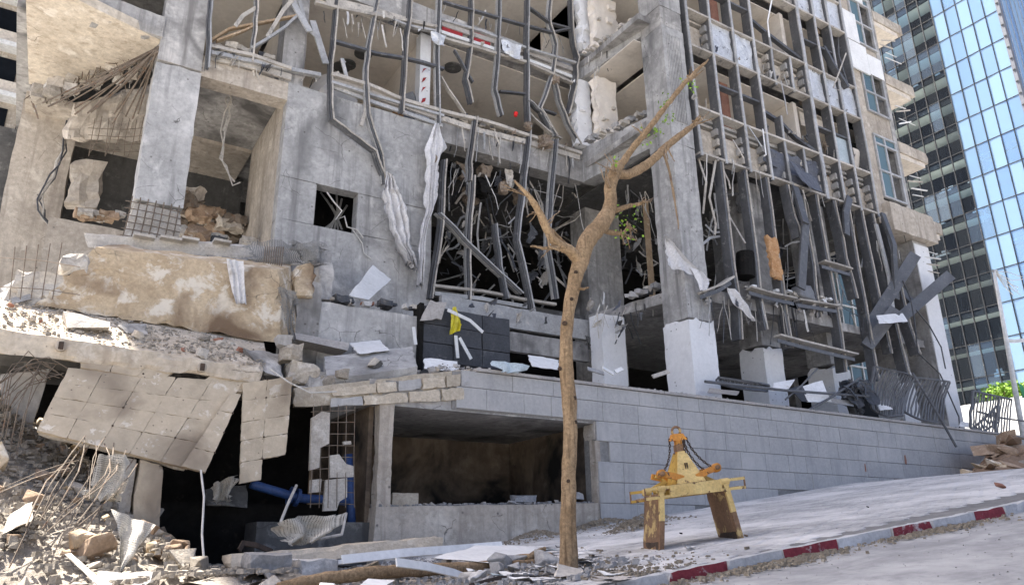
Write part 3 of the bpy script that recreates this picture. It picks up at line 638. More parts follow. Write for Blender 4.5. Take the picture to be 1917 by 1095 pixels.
# broken plaster and block partitions in the link rooms
def wreck(px0, px1, py0, py1, Y, mat, n, seed, dy=.3):
    a = PY(px0, py1, Y); b = PY(px1, py0, Y); q = random.Random(seed); z0, z1 = PY((px0+px1)/2, py1, Y).z, PY((px0+px1)/2, py0, Y).z
    part('broken_partition', M().cbox(a.x, b.x, Y, Y+dy, z0, z1, .12, .03, .08, 4, seed, [(0,0,.15)]), mat)
    for i in range(n):
        p = PY(q.uniform(px0, px1), q.uniform(py0, py1), Y-.05); s = q.uniform(.04, .11)
        part('broken_block', M().cbox(p.x-s*1.6, p.x+s*1.2, p.y-.05, p.y+.05, p.z-s, p.z+s, .08, .025, .05, 6, seed+i), q.choice(['broken_pale', mat]))
wreck(1112, 1152, -5, 78, 15.4, 'plaster', 3, 51); wreck(1086, 1116, 0, 96, 15.9, 'white_paint', 2, 61)
wreck(1120, 1152, 148, 270, 15.4, 'plaster', 4, 71); wreck(1078, 1104, 150, 272, 15.9, 'white_paint', 1, 81)
bx('room_wall', 12.9, 17.0, 18.2, 18.4, 10.95, 13.9, 'plaster'); bx('room_wall', 12.9, 17.0, 18.2, 18.4, 14.5, 17.3, 'plaster')
p = PY(1158, 40, 16.6); bx('door_frame', p.x, p.x+.08, 16.6, 16.7, 14.45, 16.4, 'wood'); bx('door_frame', p.x+.85, p.x+.93, 16.6, 16.7, 14.45, 16.4, 'wood'); bx('door_frame', p.x, p.x+.93, 16.59, 16.7, 16.4, 16.48, 'wood')
# --- right block
cb('column', 13.13, 13.95, YR, YR+.86, 5.33, 10.2, 'concrete_blue', .18, .009, .05)
cb('column', 13.13, 13.95, YR-.008, YR+.86, 10.205, 13.95, 'concrete_blue', .2, .007, .03)
cb('column', 13.13, 13.95, YR+.006, YR+.86, 13.955, 14.6, 'concrete', .2, .006, .03)
cb('column', 13.13, 13.95, YR, YR+.86, 14.605, 21, 'concrete_blue', .3, .006, .03)
part('column_base', M().cbox(13.11, 13.98, YR-.03, YR+.89, 2.95, 5.4, .12, .008, .03, 3, 5, [(2,1,.22)]), 'white_paint', label='white painted foot of the corner column')
for i in range(9):       # ribbed scar on the column face
    x = 13.28+.06*i; part('rib', M().bar([(x, YR-.018, 10.9), (x+.005, YR-.016, 13.7)], .025, .03), 'concrete_blue')
for (X0, X1, y0, zt) in ((16.46,17.2,13.4,5.2),(19.35,20.15,13.4,5.0),(22.6,23.4,13.4,5.2)):
    cb('column', X0, X1, y0, y0+.8, zt, 10.2, 'concrete', .3, .01, .04)
    part('column_base', M().cbox(X0-.02, X1+.02, y0-.03, y0+.83, 2.95, zt, .14, .008, .03, 3, int(X0*3), [(2,1,.12)]), 'white_paint')
cb('end_column', 23.87, 24.7, YR, YR+1.5, 2.6, 9.62, 'concrete', .3, .008, .03)
part('skylit_column_face', M().cbox(23.89, 24.72, YR-.03, YR-.002, 2.7, 9.5, .3, .003, .01, 3, 7), 'white_paint', label='white front face of the end column with skylight brightness in its colour')  # white on the street side only: its open-sky brightness is in the paint
cb('corbel', 22.5, 25.0, YR-.25, YR+1.2, 9.63, 10.62, 'concrete_warm', .25, .02, .07)
bx('floor_slab', 13.95, 23.85, YR+.25, 21.5, 5.95, 6.2, 'concrete')
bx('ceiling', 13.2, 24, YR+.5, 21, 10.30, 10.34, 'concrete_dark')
bx('terrace', 6.1, 27.2, YW+.46, 20, 2.80, 3.03, 'concrete')
cb('slab_edge', 13.98, 19.4, YR+.1, YR+.28, 5.92, 6.26, 'concrete', .2, .02, .06)
for z in (13.65, 17.15):
    bx('ceiling', 14.0, 24.0, YR+.6, 19.5, z+.02, z+.06, 'plaster')
for z in (10.95, 14.45, 17.95):
    bx('room_wall', 14.0, 24.0, 17.2, 17.4, z, z+2.75, 'plaster_grey')
    cb('partition', 16.95, 17.1, YR+.7, 17.2, z, z+2.72, 'plaster', .6, .004, .02)
    cb('partition', 19.2, 19.38, YR+.45, 17.2, z, z+2.72, 'plaster', .6, .004, .02)
    cb('partition', 21.9, 22.1, YR+.5, 17.2, z, z+2.72, 'plaster', .6, .004, .02)
    bx('door_panel', 16.15, 16.5, YR+.75, YR+.82, z, z+2.6, 'brick_red')
# --- lower ground room behind the opening
part('lintel_soffit', M().cbox(4.6, 9.4, YW+.05, 15.4, 2.33, 2.75, .5, .006, .02, 2, 3), 'concrete')
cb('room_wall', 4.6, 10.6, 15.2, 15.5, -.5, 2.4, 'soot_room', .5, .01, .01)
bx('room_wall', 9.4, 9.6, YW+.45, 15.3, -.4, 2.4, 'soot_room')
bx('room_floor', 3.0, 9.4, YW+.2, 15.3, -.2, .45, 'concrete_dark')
cb('pillar', 4.80, 5.05, YW+.02, YW+.24, .5, 2.36, 'concrete_warm', .09, .02, .05, 3)
part('sill', M().block([(4.75,YW-.02,-.3),(9.3,YW-.02,-.3),(9.3,YW+.4,-.3),(4.75,YW+.4,-.3),(4.78,YW-.02,.68),(9.28,YW-.02,.82),(9.28,YW+.4,.82),(4.78,YW+.4,.68)], (16,3,4), .012, .04, 3, 6), 'concrete_warm')
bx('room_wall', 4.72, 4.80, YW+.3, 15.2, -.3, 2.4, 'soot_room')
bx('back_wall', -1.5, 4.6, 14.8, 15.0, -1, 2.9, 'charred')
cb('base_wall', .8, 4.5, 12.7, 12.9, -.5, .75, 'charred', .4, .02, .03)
bx('slab', -1.5, 6.3, 13.6, 16.1, 2.75, 3.0, 'concrete_dark')
bx('lower_wall', 4.1, 7.75, 15.9, 16.09, 3, 5.0, 'concrete_dark')
# low wall and charcoal block wall on the terrace
cb('low_wall', 4.2, 6.32, 13.6, 13.9, 3.0, 4.55, 'concrete_blue', .2, .012, .05, 3)
cb('rough_end', 3.75, 4.22, 13.55, 14.0, 3.0, 4.9, 'concrete', .14, .04, .08, 3)
for r in range(3):
    for c in range(3):
        x0 = 6.34+.69*c; z0 = 3.62+.385*r
        part('block', M().cbox(x0+.006, x0+.684, 13.5+rr.uniform(-.006,.006), 13.8, z0+.006, z0+.379, .17, .004, .015, 5, r*3+c), 'char_block')
part('dark_jamb', M().cbox(6.24, 6.33, 13.46, 13.8, 3.4, 4.8, .15, .01, .02, 4, 2), 'charred')
# lower facade panels behind the block wall
for (a, b, z0, z1, mt) in ((7.8,12.3,5.3,5.85,'fin_light'),(8.6,9.6,3.1,4.3,'concrete_blue'),(8.6,9.6,4.35,5.25,'concrete_blue'),(9.7,12.2,4.7,5.2,'concrete')):
    part('facade_panel', M().cbox(a, b, 15.6, 15.75, z0, z1, .3, .012, .03, 2, int(a*7)), mt)
c0, c1 = PY(1128, 650, 15.0), PY(1172, 650, 15.0); cb('pier', c0.x, c1.x, 15.0, 15.5, 2.9, 5.9, 'white_paint', .25, .008, .03)

# ================================================================== facade framing, right block
fr = random.Random(77)
MX = [14.15, 15.1, 16.07, 17.0, 19.5, 20.4, 21.2, 22.1]
def wob(x, y, z0, z1, n, a):
    return [V3((x+fr.uniform(-a, a), y+fr.uniform(-a, a), z0+(z1-z0)*i/n)) for i in range(n+1)]
for X in MX:
    w = .13 if X == 19.5 else .07
    pts = wob(X, YR-.02, 10.05, 21, 10, .012)
    mu = part('mullion', M().bar([p+V3((0,.14,0)) for p in pts], w, .30), 'fin_grey')
    O('cap', M().bar([p+V3((0,-.035,0)) for p in pts], w+.012, .04), 'fin_light', mu)
for X, segs in ((17.82, ((10.1,12.45),(13.55,15.55))), (18.70, ((10.1,11.65),(13.6,14.9)))):
    for z0, z1 in segs:
        pts = wob(X, YR, z0, z1, 3, .012); mu = part('mullion', M().bar([p+V3((0,.1,0)) for p in pts], .07, .22), 'fin_grey'); O('cap', M().bar([p+V3((0,-.03,0)) for p in pts], .08, .035), 'fin_light', mu)
def railx(x0, x1, z, w=.07, d=.30, mat='rail_dust', sag=.012, n=8):
    pts = [V3((x0+(x1-x0)*i/n, YR+.09+fr.uniform(-sag,sag)*.6, z+fr.uniform(-sag, sag))) for i in range(n+1)]
    return part('rail', M().bar(pts, w, d, (0,0,1)), mat)
for z in (10.15, 11.6, 13.65, 14.9, 17.15, 18.4, 20.6): railx(14.12, 22.14, z, .065)
for z in (12.67, 16.0, 19.5):
    for a, b in ((14.15,15.1),(15.1,16.07),(16.07,17.0),(19.5,20.4),(20.4,21.2)): 
        if not (z == 12.67 and a == 14.15): railx(a, b, z, .06, .2, 'fin_grey', .006, 2)
part('rail', M().bar([V3((17.0,YR+.2,12.62)), V3((18.1,YR+.25,12.45)), V3((18.7,YR+.2,12.05)), V3((19.45,YR+.1,11.72))], .10, .14, (0,0,1)), 'fin_grey')
part('rail', M().bar([V3((17.0,YR+.2,16.0)), V3((18.0,YR+.25,15.75)), V3((19.45,YR+.1,15.15))], .10, .14, (0,0,1)), 'fin_grey')
# concrete spandrels and ledges behind the framing
for z in (10.2, 13.7, 17.2):
    cb('spandrel', 14.0, 22.2, YR+.28, YR+.44, z+.12, z+.95, 'concrete_warm', .3, .01, .03)
    part('ledge', M().box(14.0, 22.2, YR+.26, YR+.40, z+1.08, z+1.16), 'rail_dust'); part('ledge', M().box(14.0, 22.2, YR+.24, YR+.36, z+1.24, z+1.33), 'fin_light')
    for X in MX[1:]+[17.82, 18.7]:
        for k in range(3): 
            zz = z+.16+.32*k; part('bracket', M().box(X-.13, X-.045, YR+.06, YR+.27+.003*k, zz, zz+.2), fr.choice(['rail_dust', 'concrete', 'fin_light']))
def crumple(name, x0, x1, z0, z1, mat, amp, y=YR+.02, ragged=.0, seed=0, label=None):
    m = M().sheet([(x0,y,z1),(x0,y,z0)], [(x1,y,z1),(x1,y,z0)], 10, 12, amp*.3, 1.5, amp, .01, (0,-1,0), seed, ragged); return part(name, m, mat, label=label)
for i, (a, b) in enumerate(((15.13,16.04),(16.10,16.97),(19.57,20.37),(20.43,21.17),(21.23,22.07))):
    crumple('foil_panel', a+.02, b-.02, 13.70, 14.86, 'foil', .035, YR+.04, 0, i)
    if i != 1: crumple('foil_panel', a+.02, b-.02, 17.2, 18.36, 'foil', .03, YR+.04, 0, i+9)
crumple('slate_cladding', 17.05, 18.65, 10.1, 11.2, 'slate_sheet', .13, YR+.06, .25, 3); crumple('slate_cladding', 18.7, 19.5, 10.3, 11.3, 'slate_sheet', .10, YR+.08, .2, 4)
m = M().sheet([PY(1478,300,12.7), PY(1500,340,12.5)], [PY(1528,335,12.6), PY(1540,362,12.4)], 8, 4, .03, 1, .05, .012, (0,-1,0), 5); part('torn_cladding', m, 'slate_sheet')
part('glazed_panel', M().box(20.45, 21.16, YR+.06, YR+.09, 11.65, 12.62), 'skyblue_cover')
for a, b in ((20.45,21.16),(19.57,20.36)): part('blind_strip', M().box(a, b, YR+.5, YR+.53, 12.95, 13.45), 'far_beige')
for (px, py, s) in ((1400,30,1),(1560,215,1)): pass
for px, py, Y, s in ((1553,278,13.1,.20),(1455,470,12.75,.0),(1527,60,13.2,.1),(1505,190,13.2,.10)):      # insulation tufts
    if s:
        p = PY(px, py, Y); part('insulation', M().cbox(p.x-s, p.x+s, p.y-.1, p.y+.1, p.z-s*1.3, p.z+s*1.3, .07, s*.5, .1, 7, int(px)), 'fluff')
# buckled cladding and hanging scraps
for (a, b, c) in (((1400,235),(1418,262),(1426,275)),((1462,152),(1470,190),(1474,215)),((1534,285),(1546,330),(1548,340)),((1428,242),(1434,290),(1430,292)),((1372,262),(1386,285),(1392,296)),((1445,0),(1437,40),(1440,70)),((1584,100),(1560,165),(1572,170))):
    part('torn_trim', M().bar([PY(*a,12.6), PY(*b,12.5), PY(*c,12.55)], .05, .012), fr.choice(['white_board','fin_light','rail_dust']))
part('displaced_mullion', M().bar([PY(1540,90,12.9), PY(1562,130,12.7), PY(1585,165,12.75)], .12, .2), 'fin_grey')
part('displaced_mullion', M().bar([PY(1565,60,13.1), PY(1566,105,13.0), PY(1584,165,12.9)], .07, .2), 'fin_grey')
for px, py, sx, sz, Y, mt in ((1607,295,.22,.34,13.0,'plaster'),(1565,75,.2,.5,13.4,'plaster')):
    p = PY(px, py, Y); part('torn_board', M().sheet([p+V3((-sx,0,sz)), p+V3((-sx*.8,.1,-sz))], [p+V3((sx,0,sz*.6)), p+V3((sx*.6,.1,-sz*.8))], 6, 6, .03, .8, .04, .02, (0,-1,0), 4), mt)
# --- tall storey: box fins hanging below the spandrel
FX = [(14.9,.28,5.0,0),(15.85,.26,5.4,0),(16.75,.27,5.0,.05),(17.65,.26,8.4,.15),(18.3,.26,6.1,.0),(18.95,.28,4.6,.1),(19.8,.28,6.9,.2),(20.5,.27,4.5,.05),(21.2,.25,5.4,.1),(21.75,.3,4.6,.2),(22.35,.3,5.5,.3)]
for i, (X, w, zb, sw) in enumerate(FX):
    n = 5; zt = 10.08; pts = []
    for k in range(n+1):
        u = k/n; pts.append(V3((X+sw*u*u+fr.uniform(-.04,.04)*u, YR+.10-sw*.5*u+fr.uniform(-.05,.05)*u, zt+(zb-zt)*u)))
    mu = part('fin', M().bar(pts, .09, w, (1,0,0)), 'fin_grey'); O('edge_trim', M().bar([p+V3((.055,-w/2-.012,0)) for p in pts], .035, .03), 'rail_dust', mu)
p, q = PY(1508,415,12.5), PY(1500,540,12.6); part('loose_fin', M().bar([p, q], .30, .06), 'fin_grey')
part('loose_fin', M().bar([PY(1488,350,12.6), PY(1497,380,12.5), PY(1508,418,12.35)], .26, .07), 'fin_grey')
part('loose_fin', M().bar([PY(1585,440,12.6), PY(1583,400,12.6), PY(1590,370,12.7)], .24, .07), 'fin_grey')
part('loose_fin', M().bar([PY(1652,400,12.6), PY(1673,458,12.4), PY(1678,560,12.5)], .22, .08), 'fin_grey')
part('loose_fin', M().bar([PY(1640,420,12.7), PY(1665,520,12.6), PY(1672,590,12.6)], .16, .06), 'fin_light')
# low rails, brackets and the shelf with rubbish at the mezzanine
for (a, b, c) in (((1402,539),(1440,550),(1486,560)),((1492,562),(1530,568),(1566,574)),((1538,490),(1560,496),(1590,505)),((1455,628),(1500,640),(1600,664)),((1310,548),(1345,535),(1368,520))):
    part('shelf_rail', M().bar([PY(*a,12.72), PY(*b,12.66), PY(*c,12.7)], .05, .26, (0,0,1)), 'rail_dust')
    part('shelf_lip', M().bar([PY(a[0],a[1]+9,12.62), PY(b[0],b[1]+9,12.6), PY(c[0],c[1]+9,12.6)], .10, .02, (0,0,1)), 'fin_grey')
for i in range(90):        # tangled ceiling frames, ducts and strips inside the dark storey
    x = fr.uniform(1312, 1600); y = 300+(x-1312)*.36+fr.uniform(15, 190); Y = fr.uniform(13.6, 17.5)
    p = PY(x, y, Y); L_ = fr.uniform(.4, 1.7); a = fr.uniform(-.5, .5); d = V3((math.cos(a), fr.uniform(-.4,.4), math.sin(a)*1.1+fr.uniform(-.3,.3)))*L_
    if fr.random() < .35: d = V3((fr.uniform(-.3,.3), fr.uniform(-.3,.3), -1))*L_
    part('hanging_strip', M().bar([p, p+d*.5+V3((fr.uniform(-.12,.12), 0, fr.uniform(-.15,.1))), p+d], fr.uniform(.025,.08), .012), fr.choice(['fin_light','rail_dust','fin_grey','fin_light']))
for (pts) in ([(1303,285),(1322,340),(1316,400)],[(1340,300),(1328,370),(1340,420),(1338,440)],[(1336,335),(1368,410),(1395,455)],[(1300,470),(1330,445),(1365,440)],[(1432,350),(1445,400),(1440,470)],[(1612,440),(1618,470),(1612,500)],[(1560,380),(1572,440),(1566,520)]):
    part('hanging_strip', M().bar([PY(x,y,12.9+fr.uniform(-.1,.4)) for x,y in pts], .07, .02), fr.choice(['rail_dust','fin_light']))
p = PY(1378, 420, 14.3); cb('duct_casing', p.x-.45, p.x+.35, 14.3, 14.9, 6.2, 9.8, 'concrete_dark', .4, .01, .02)
part('wood_frame', M().box(17.0, 17.1, 14.6, 14.7, 6.2, 10), 'wood'); part('wood_frame', M().box(14.6, 14.75, 15.6, 15.7, 6.2, 10), 'wood')
# --- rendered end strip with windows
bx('end_strip', 22.2, 22.7, YR+.03, YR+.35, 9.9, 21, 'concrete_warm'); bx('end_strip', 24.0, 24.25, YR+.03, YR+.6, 9.9, 21, 'concrete')
for z in (10.0, 12.75+.62, 16.2):
    bx('end_strip', 22.7, 24.0, YR+.05, YR+.35, z-.0, z+.85, 'concrete_warm')
for (za, zb) in ((10.95,13.3),(14.25,16.15),(17.1,19.3)):
    h_ = zb-za; m = M()
    for x0, x1, dy in ((22.72,22.79,0),(23.28,23.36,-.005),(23.92,24.0,0)): m.box(x0, x1, YR-.03+dy, YR+.06, za, zb)
    for k, z in enumerate((za, za+h_*.42, za+h_*.86, zb)): m.box(22.70, 24.02, YR-.04, YR+.05, z-.035, z+.035)
    wi = part('window', m, 'fin_light')
    for x0, x1, u0, u1 in ((22.8,23.28,0,.42),(22.8,23.28,.42,.86),(22.8,23.28,.86,1),(23.37,23.92,.86,1)): O('pane', M().box(x0, x1, YR+.005, YR+.02, za+h_*u0+.04, za+h_*u1-.04), 'glass_window', wi)
    O('sash', M().bar([V3((23.42,YR+.15,za+.1)), V3((23.42,YR+.15,za+h_*.8)), V3((23.86,YR+.2,za+h_*.8))], .05, .05), 'fin_grey', wi)
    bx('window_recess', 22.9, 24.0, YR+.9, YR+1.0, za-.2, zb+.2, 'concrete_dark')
bx('white_cladding', 22.2, 23.2, YR-.06, YR-.01, 15.78, 16.95, 'white_board'); bx('white_cladding', 23.22, 24.05, YR-.055, YR-.01, 15.85, 16.7, 'white_board')
bx('white_cladding', 22.15, 22.9, YR-.06, YR-.01, 17.0, 18.25, 'white_board'); bx('white_cladding', 22.95, 23.6, YR-.058, YR-.01, 19.0, 20.4, 'white_board')
# balconies on the end wall
for i, z in enumerate((10.66, 13.47, 16.28, 19.08)):
    bal = part('balcony', M().cbox(24.25, 25.95+.05*i, YR, YR+1.25, z-.42, z, .25, .012, .04, 3, 90+i), 'concrete_warm')
    O('soffit', M().cbox(24.3, 25.8, YR+.05, YR+1.2, z-.62, z-.43, .3, .01, .03, 3, 95+i), 'far_beige', bal)
    for k in range(4):
        p = V3((24.3+fr.uniform(0,.3), YR-.02, z-1.3-.25*k)); part('torn_trim', M().bar([p, p+V3((fr.uniform(.4,.9), -.1, fr.uniform(-.1,.25)))], .05, .02), fr.choice(['white_board','rail_dust']))
bx('side_frame', 24.3, 25.0, YR+.3, YR+.4, 9.9, 10.0, 'rail_dust')

def crease(P_, a, n=3):
    out = []
    for i in range(len(P_)-1):
        for k in range(n): out.append(P_[i].lerp(P_[i+1], k/n)+(V3((fr.uniform(-a,a), fr.uniform(-a,a), 0)) if i or k else V3()))
    return out+[P_[-1]]
# ================================================================== facade framing, left block (bent and torn; read off the photo)
LM = [ # (points px), width
 ([(395,0),(392,60),(388,130)],.08), ([(480,0),(478,60),(470,118)],.07), ([(632,0),(625,70),(618,140),(620,225),(655,250),(700,285),(718,330)],.09),
 ([(707,0),(690,90),(684,150),(690,215),(712,290),(718,345)],.09), ([(768,0),(758,110),(752,212)],.09), ([(822,0),(818,110),(820,235)],.10),
 ([(882,0),(882,70),(872,150),(882,195)],.09), ([(934,0),(930,110),(926,170),(938,218)],.09), ([(987,0),(985,100),(988,230)],.09),
 ([(1030,0),(1027,45),(1040,85),(1035,140),(1010,205),(1040,255)],.08), ([(1068,0),(1072,80),(1080,110),(1075,160),(1062,215)],.08),
 ([(1034,140),(1045,190),(1062,232),(1085,272)],.07), ([(988,190),(1012,210),(1032,252)],.07),
 ([(890,220),(880,290),(878,340)],.12), ([(990,235),(982,330),(968,450),(1000,600)],.11), ([(1040,262),(1030,360),(1025,470),(1040,560)],.12),
 ([(832,300),(826,420),(805,560)],.12), ([(885,330),(876,450),(876,575)],.11), ([(926,420),(935,500),(948,560)],.09), ([(820,400),(900,480),(975,550)],.14)]
for i, (pts, w) in enumerate(LM):
    q = crease([PY(x, y, YL-.12-.06*math.sin(i*1.7+k)) for k, (x, y) in enumerate(pts)], .022)
    w *= .6
    mu = part('mullion', M().bar(q, w, .10), 'fin_grey' if i % 3 else 'rail_paint'); O('inner_flange', M().bar([p+V3((-w*.9,.05,0)) for p in q], .014, .12), 'fin_light' if i % 2 else 'fin_grey', mu); O('cap', M().bar([p+V3((w*.4,-.09,0)) for p in q], .035, .03), fr.choice(['fin_light','rail_dust']), mu)
LR = [([(395,88),(470,105),(545,130)],.08,'rail_dust'), ([(395,100),(480,118),(600,142)],.10,'fin_light'), ([(620,140),(690,160),(760,190),(830,210),(910,228),(1000,258),(1088,288)],.09,'rail_dust'),
 ([(620,155),(700,180),(830,218)],.07,'fin_light'), ([(625,78),(700,100),(770,112),(830,130)],.07,'fin_grey'), ([(590,5),(640,18),(760,40),(820,52)],.08,'rail_dust'),
 ([(700,25),(760,48),(825,62)],.06,'fin_light'), ([(825,38),(900,60),(985,92),(1080,120)],.07,'fin_light'), ([(822,70),(905,95),(985,118),(1075,158)],.08,'rail_dust'),
 ([(935,172),(988,178)],.05,'fin_grey'), ([(830,5),(935,35),(1030,62),(1066,55)],.06,'fin_grey'), ([(985,12),(1030,45),(1066,55)],.06,'fin_grey'), ([(392,80),(430,55),(560,30)],.05,'wood'),
 ([(470,92),(520,62),(560,28)],.06,'fin_light'), ([(405,78),(450,62),(480,45)],.04,'wood'), ([(810,535),(900,545),(975,560),(1040,570)],.07,'rail_dust'), ([(812,550),(900,560),(985,575)],.10,'fin_light'),
 ([(988,210),(1030,250),(1050,260)],.05,'rail_dust'), ([(1010,205),(1040,215)],.05,'fin_grey'), ([(850,95),(885,155)],.04,'fin_grey'), ([(825,145),(870,215)],.04,'rail_dust')]
for pts, w, mt in LR:
    q = crease([PY(x, y, YL-.10+.03*math.sin(x)) for x, y in pts], .016); part('rail', M().bar(q, w, .12, (0,0,1)), mt)
for a, b, z0, z1 in ((828,866,0,0),(884,918,0,0)):      # red spandrel panels
    y0 = 36+(a-828)*.28; p = [PY(a, y0, YL-.02), PY(b, y0+10, YL-.02), PY(b, y0+34, YL-.02), PY(a, y0+26, YL-.02)]; part('red_panel', M().prism(p, (0,.03,0)), 'red_panel')
for quad in (((940,75),(978,84),(972,112),(942,100)),((806,58),(834,68),(830,88),(812,82))):
    p = [PY(x, y, YL-.25) for x, y in quad]; part('foil_scrap', M().sheet([p[0],p[3]],[p[1],p[2]],8,8,.03,1,.05,.01,(0,-1,0),6), 'foil')
p = [PY(1000,60,YL-.2), PY(1060,75,YL-.1)]
for (a, b) in (((545,0),(580,60)),((585,40),(610,120))): part('hanging_strip', M().bar([PY(*a,YL-.1), PY(*b,YL-.2)], .16, .05), 'fin_light')
for pts in ([(440,50),(455,30),(480,15)],[(500,70),(530,20),(548,0)],[(560,0),(575,55),(600,75)],[(650,150),(640,110),(645,118)],[(690,160),(685,205),(676,236)]):
    part('hanging_strip', M().bar([PY(x,y,YL-.15) for x,y in pts], .09, .04), fr.choice(['fin_light','rail_dust']))
# dark tangle inside the tall bay
for i in range(150):
    x = fr.uniform(832, 1075); y = 290+(x-832)*.12+fr.uniform(5, 235); Y = fr.uniform(16.3, 20.0)
    if i > 115: x = fr.uniform(1165, 1240); y = fr.uniform(345, 520); Y = fr.uniform(15.5, 19)
    p = PY(x, y, Y); L_ = fr.uniform(.35, 1.5); d = V3((fr.uniform(-.7,.7), fr.uniform(-.4,.4), fr.uniform(-1,.5))).normalized()*L_
    part('hanging_strip', M().bar([p, p+d*.35+V3((fr.uniform(-.15,.15), 0, fr.uniform(-.1,.1))), p+d*.7+V3((fr.uniform(-.12,.12),0,0)), p+d], fr.uniform(.02,.075), .015), fr.choice(['fin_light','rail_dust','fin_grey','steel_dark','fin_light','fin_grey']))
for i in range(16):
    x = fr.uniform(850, 1060); y = 300+(x-832)*.12+fr.uniform(0, 60); p = PY(x, y, fr.uniform(16.4,18)); s = fr.uniform(.08,.2)
    part('insulation', M().cbox(p.x-s, p.x+s, p.y-s, p.y+s, p.z-s*1.4, p.z+s, .09, s*.6, .1, 7, i), fr.choice(['fluff','charred','fluff']))
for (x, y, s) in ((1020,265,.16),(988,236,.10),(815,300,.09),(1040,150,.10)): 
    p = PY(x, y, YL-.2); part('insulation', M().cbox(p.x-s, p.x+s, p.y-s, p.y+s, p.z-s*1.2, p.z+s, .06, s*.6, .1, 8, int(x)), 'fluff')
# cable bundles hanging in the open bays
for j in range(4):
    q = [PY(x+fr.uniform(-6,6), y+fr.uniform(-4,4), YL+1.0+.1*j) for x, y in ((424,165),(428,190),(426,215),(418,245),(414,275),(411,298),(422,312),(430,330),(440,344),(455,344))][:10-2*j+fr.randint(0,1)]; part('cable', M().tube(q, .018, 5), fr.choice(['rail_dust','cable_white','fin_light']))
for j in range(4):
    q = [PY(x+j*2+fr.uniform(-5,5), y+fr.uniform(-4,4), 19.3+.05*j) for x, y in ((122,225),(119,250),(115,280),(106,305),(95,330),(82,352),(72,375),(74,392),(80,410),(90,426),(98,440),(108,465))]; part('cable', M().tube(q, .02, 5), fr.choice(['steel_dark','rail_dust']))
m = M()
q = [PY(x, y, YL-.05) for x, y in ((612,360),(625,378),(640,395),(628,412),(645,405),(650,425),(668,430),(680,445))]; part('cable', M().tube(q, .02, 5), 'cable_white')
q = [PY(x, y, YL-.05) for x, y in ((660,430),(678,455),(682,475),(695,485))]; part('cable', M().tube(q, .014, 5), 'cable_white')
# mess along floor edges: small broken lumps, boards
def edge_mess(p0, p1, n, Y, mats, s0=.04, s1=.13, seed=1, dy=.3, dz=.1):
    q = random.Random(seed)
    for i in range(n):
        u = q.random(); x = p0[0]+(p1[0]-p0[0])*u; y = p0[1]+(p1[1]-p0[1])*u; p = PY(x, y, Y)+V3((0, q.uniform(0, dy), q.uniform(0, dz))); s = q.uniform(s0, s1)
        part('debris_lump', M().cbox(p.x-s*1.3, p.x+s*1.3, p.y-s, p.y+s, p.z-s*.6, p.z+s*.6, .1, s*.5, s*.3, 6, seed*50+i), q.choice(mats))
edge_mess((1105,262),(1215,212), 26, 14.6, ['broken_pale','concrete','rubble_blue','plaster'], seed=3)
edge_mess((840,222),(1085,285), 22, YL+.1, ['broken_pale','rail_dust','rubble','steel_dark'], seed=4)
edge_mess((400,85),(560,120), 14, YL+.1, ['broken_pale','rail_dust','steel_dark'], seed=5)
edge_mess((1180,560),(1245,535), 14, 14.2, ['broken_pale','rubble_blue','steel_dark'], seed=6)
edge_mess((1405,535),(1560,566), 24, 12.8, ['broken_pale','rail_dust','white_board'], seed=8, s1=.09)
edge_mess((1095,100),(1195,36), 16, 14.8, ['broken_pale','plaster'], seed=9, s1=.10)
edge_mess((620,562),(830,580), 26, 13.6, ['broken_pale','rubble_blue','brick_red','steel_dark'], seed=10, s1=.11)
edge_mess((340,440),(470,455), 10, 17.5, ['broken_pale','rubble_brown','steel_dark'], .08, .2, seed=12)
edge_mess((340,380),(455,430), 26, 18.9, ['rubble_brown','concrete_warm','rebar'], .10, .28, seed=13, dy=1.5, dz=.6)
edge_mess((150,400),(235,405), 14, 18.8, ['broken_pale','rubble_brown'], .06, .16, seed=14)
p = PY(158, 345, 19.3); part('debris_lump', M().cbox(p.x-.3, p.x+.35, 19.2, 19.7, p.z-.6, p.z+.6, .2, .12, .15, 3, 77), 'concrete_warm')

for pts, w, mt in (([(622,150),(700,178),(760,198),(828,222)],.20,'coping'),([(622,163),(700,192),(760,212),(828,236)],.10,'fin_light'),([(828,222),(900,246),(985,266),(1085,296)],.16,'rail_dust'),([(826,45),(905,72),(985,98),(1075,132)],.14,'coping'),([(824,60),(905,86),(985,112),(1075,146)],.10,'white_board'),([(610,0),(700,22),(768,42),(822,56)],.22,'rail_dust'),([(395,108),(470,124),(545,146)],.16,'rail_dust')):
    part('edge_band', M().bar([PY(x, y, YL-.03) for x, y in pts], w, .06, (0,0,1)), mt)
def dangle(n, box, Y, drift, mats, seed, L0=.3, L1=1.1, slope=0.0):
    q = random.Random(seed)
    for i in range(n):
        x = q.uniform(box[0], box[2]); y = q.uniform(box[1], box[3])+(x-box[0])*slope; p = PY(x, y, Y+q.uniform(-.15,.35)); L_ = q.uniform(L0, L1)
        a = q.uniform(-drift, drift); k = q.randint(3, 5); pts = [p]
        for j in range(k): pts.append(pts[-1]+V3((a+q.uniform(-.5,.5)*drift, q.uniform(-.1,.1), -1)).normalized()*(L_/k))
        if q.random() < .6: part('dangling_wire', M().tube(pts, q.uniform(.006,.014), 4), q.choice(mats))
        else: part('dangling_strip', M().bar(pts, q.uniform(.025,.06), .008, (1,0,0), q.uniform(-2,2)), q.choice(mats))
GM = ['fin_light','rail_dust','steel_dark','cable_white','rail_dust','cable_black']
dangle(34, (840,215,1085,235), YL-.2, .35, GM, 1, slope=.27); dangle(26, (600,-5,830,30), YL-.15, .3, GM, 2, .2, .7, .2); dangle(20, (400,85,600,95), YL-.15, .4, GM, 3, .15, .5, .27)
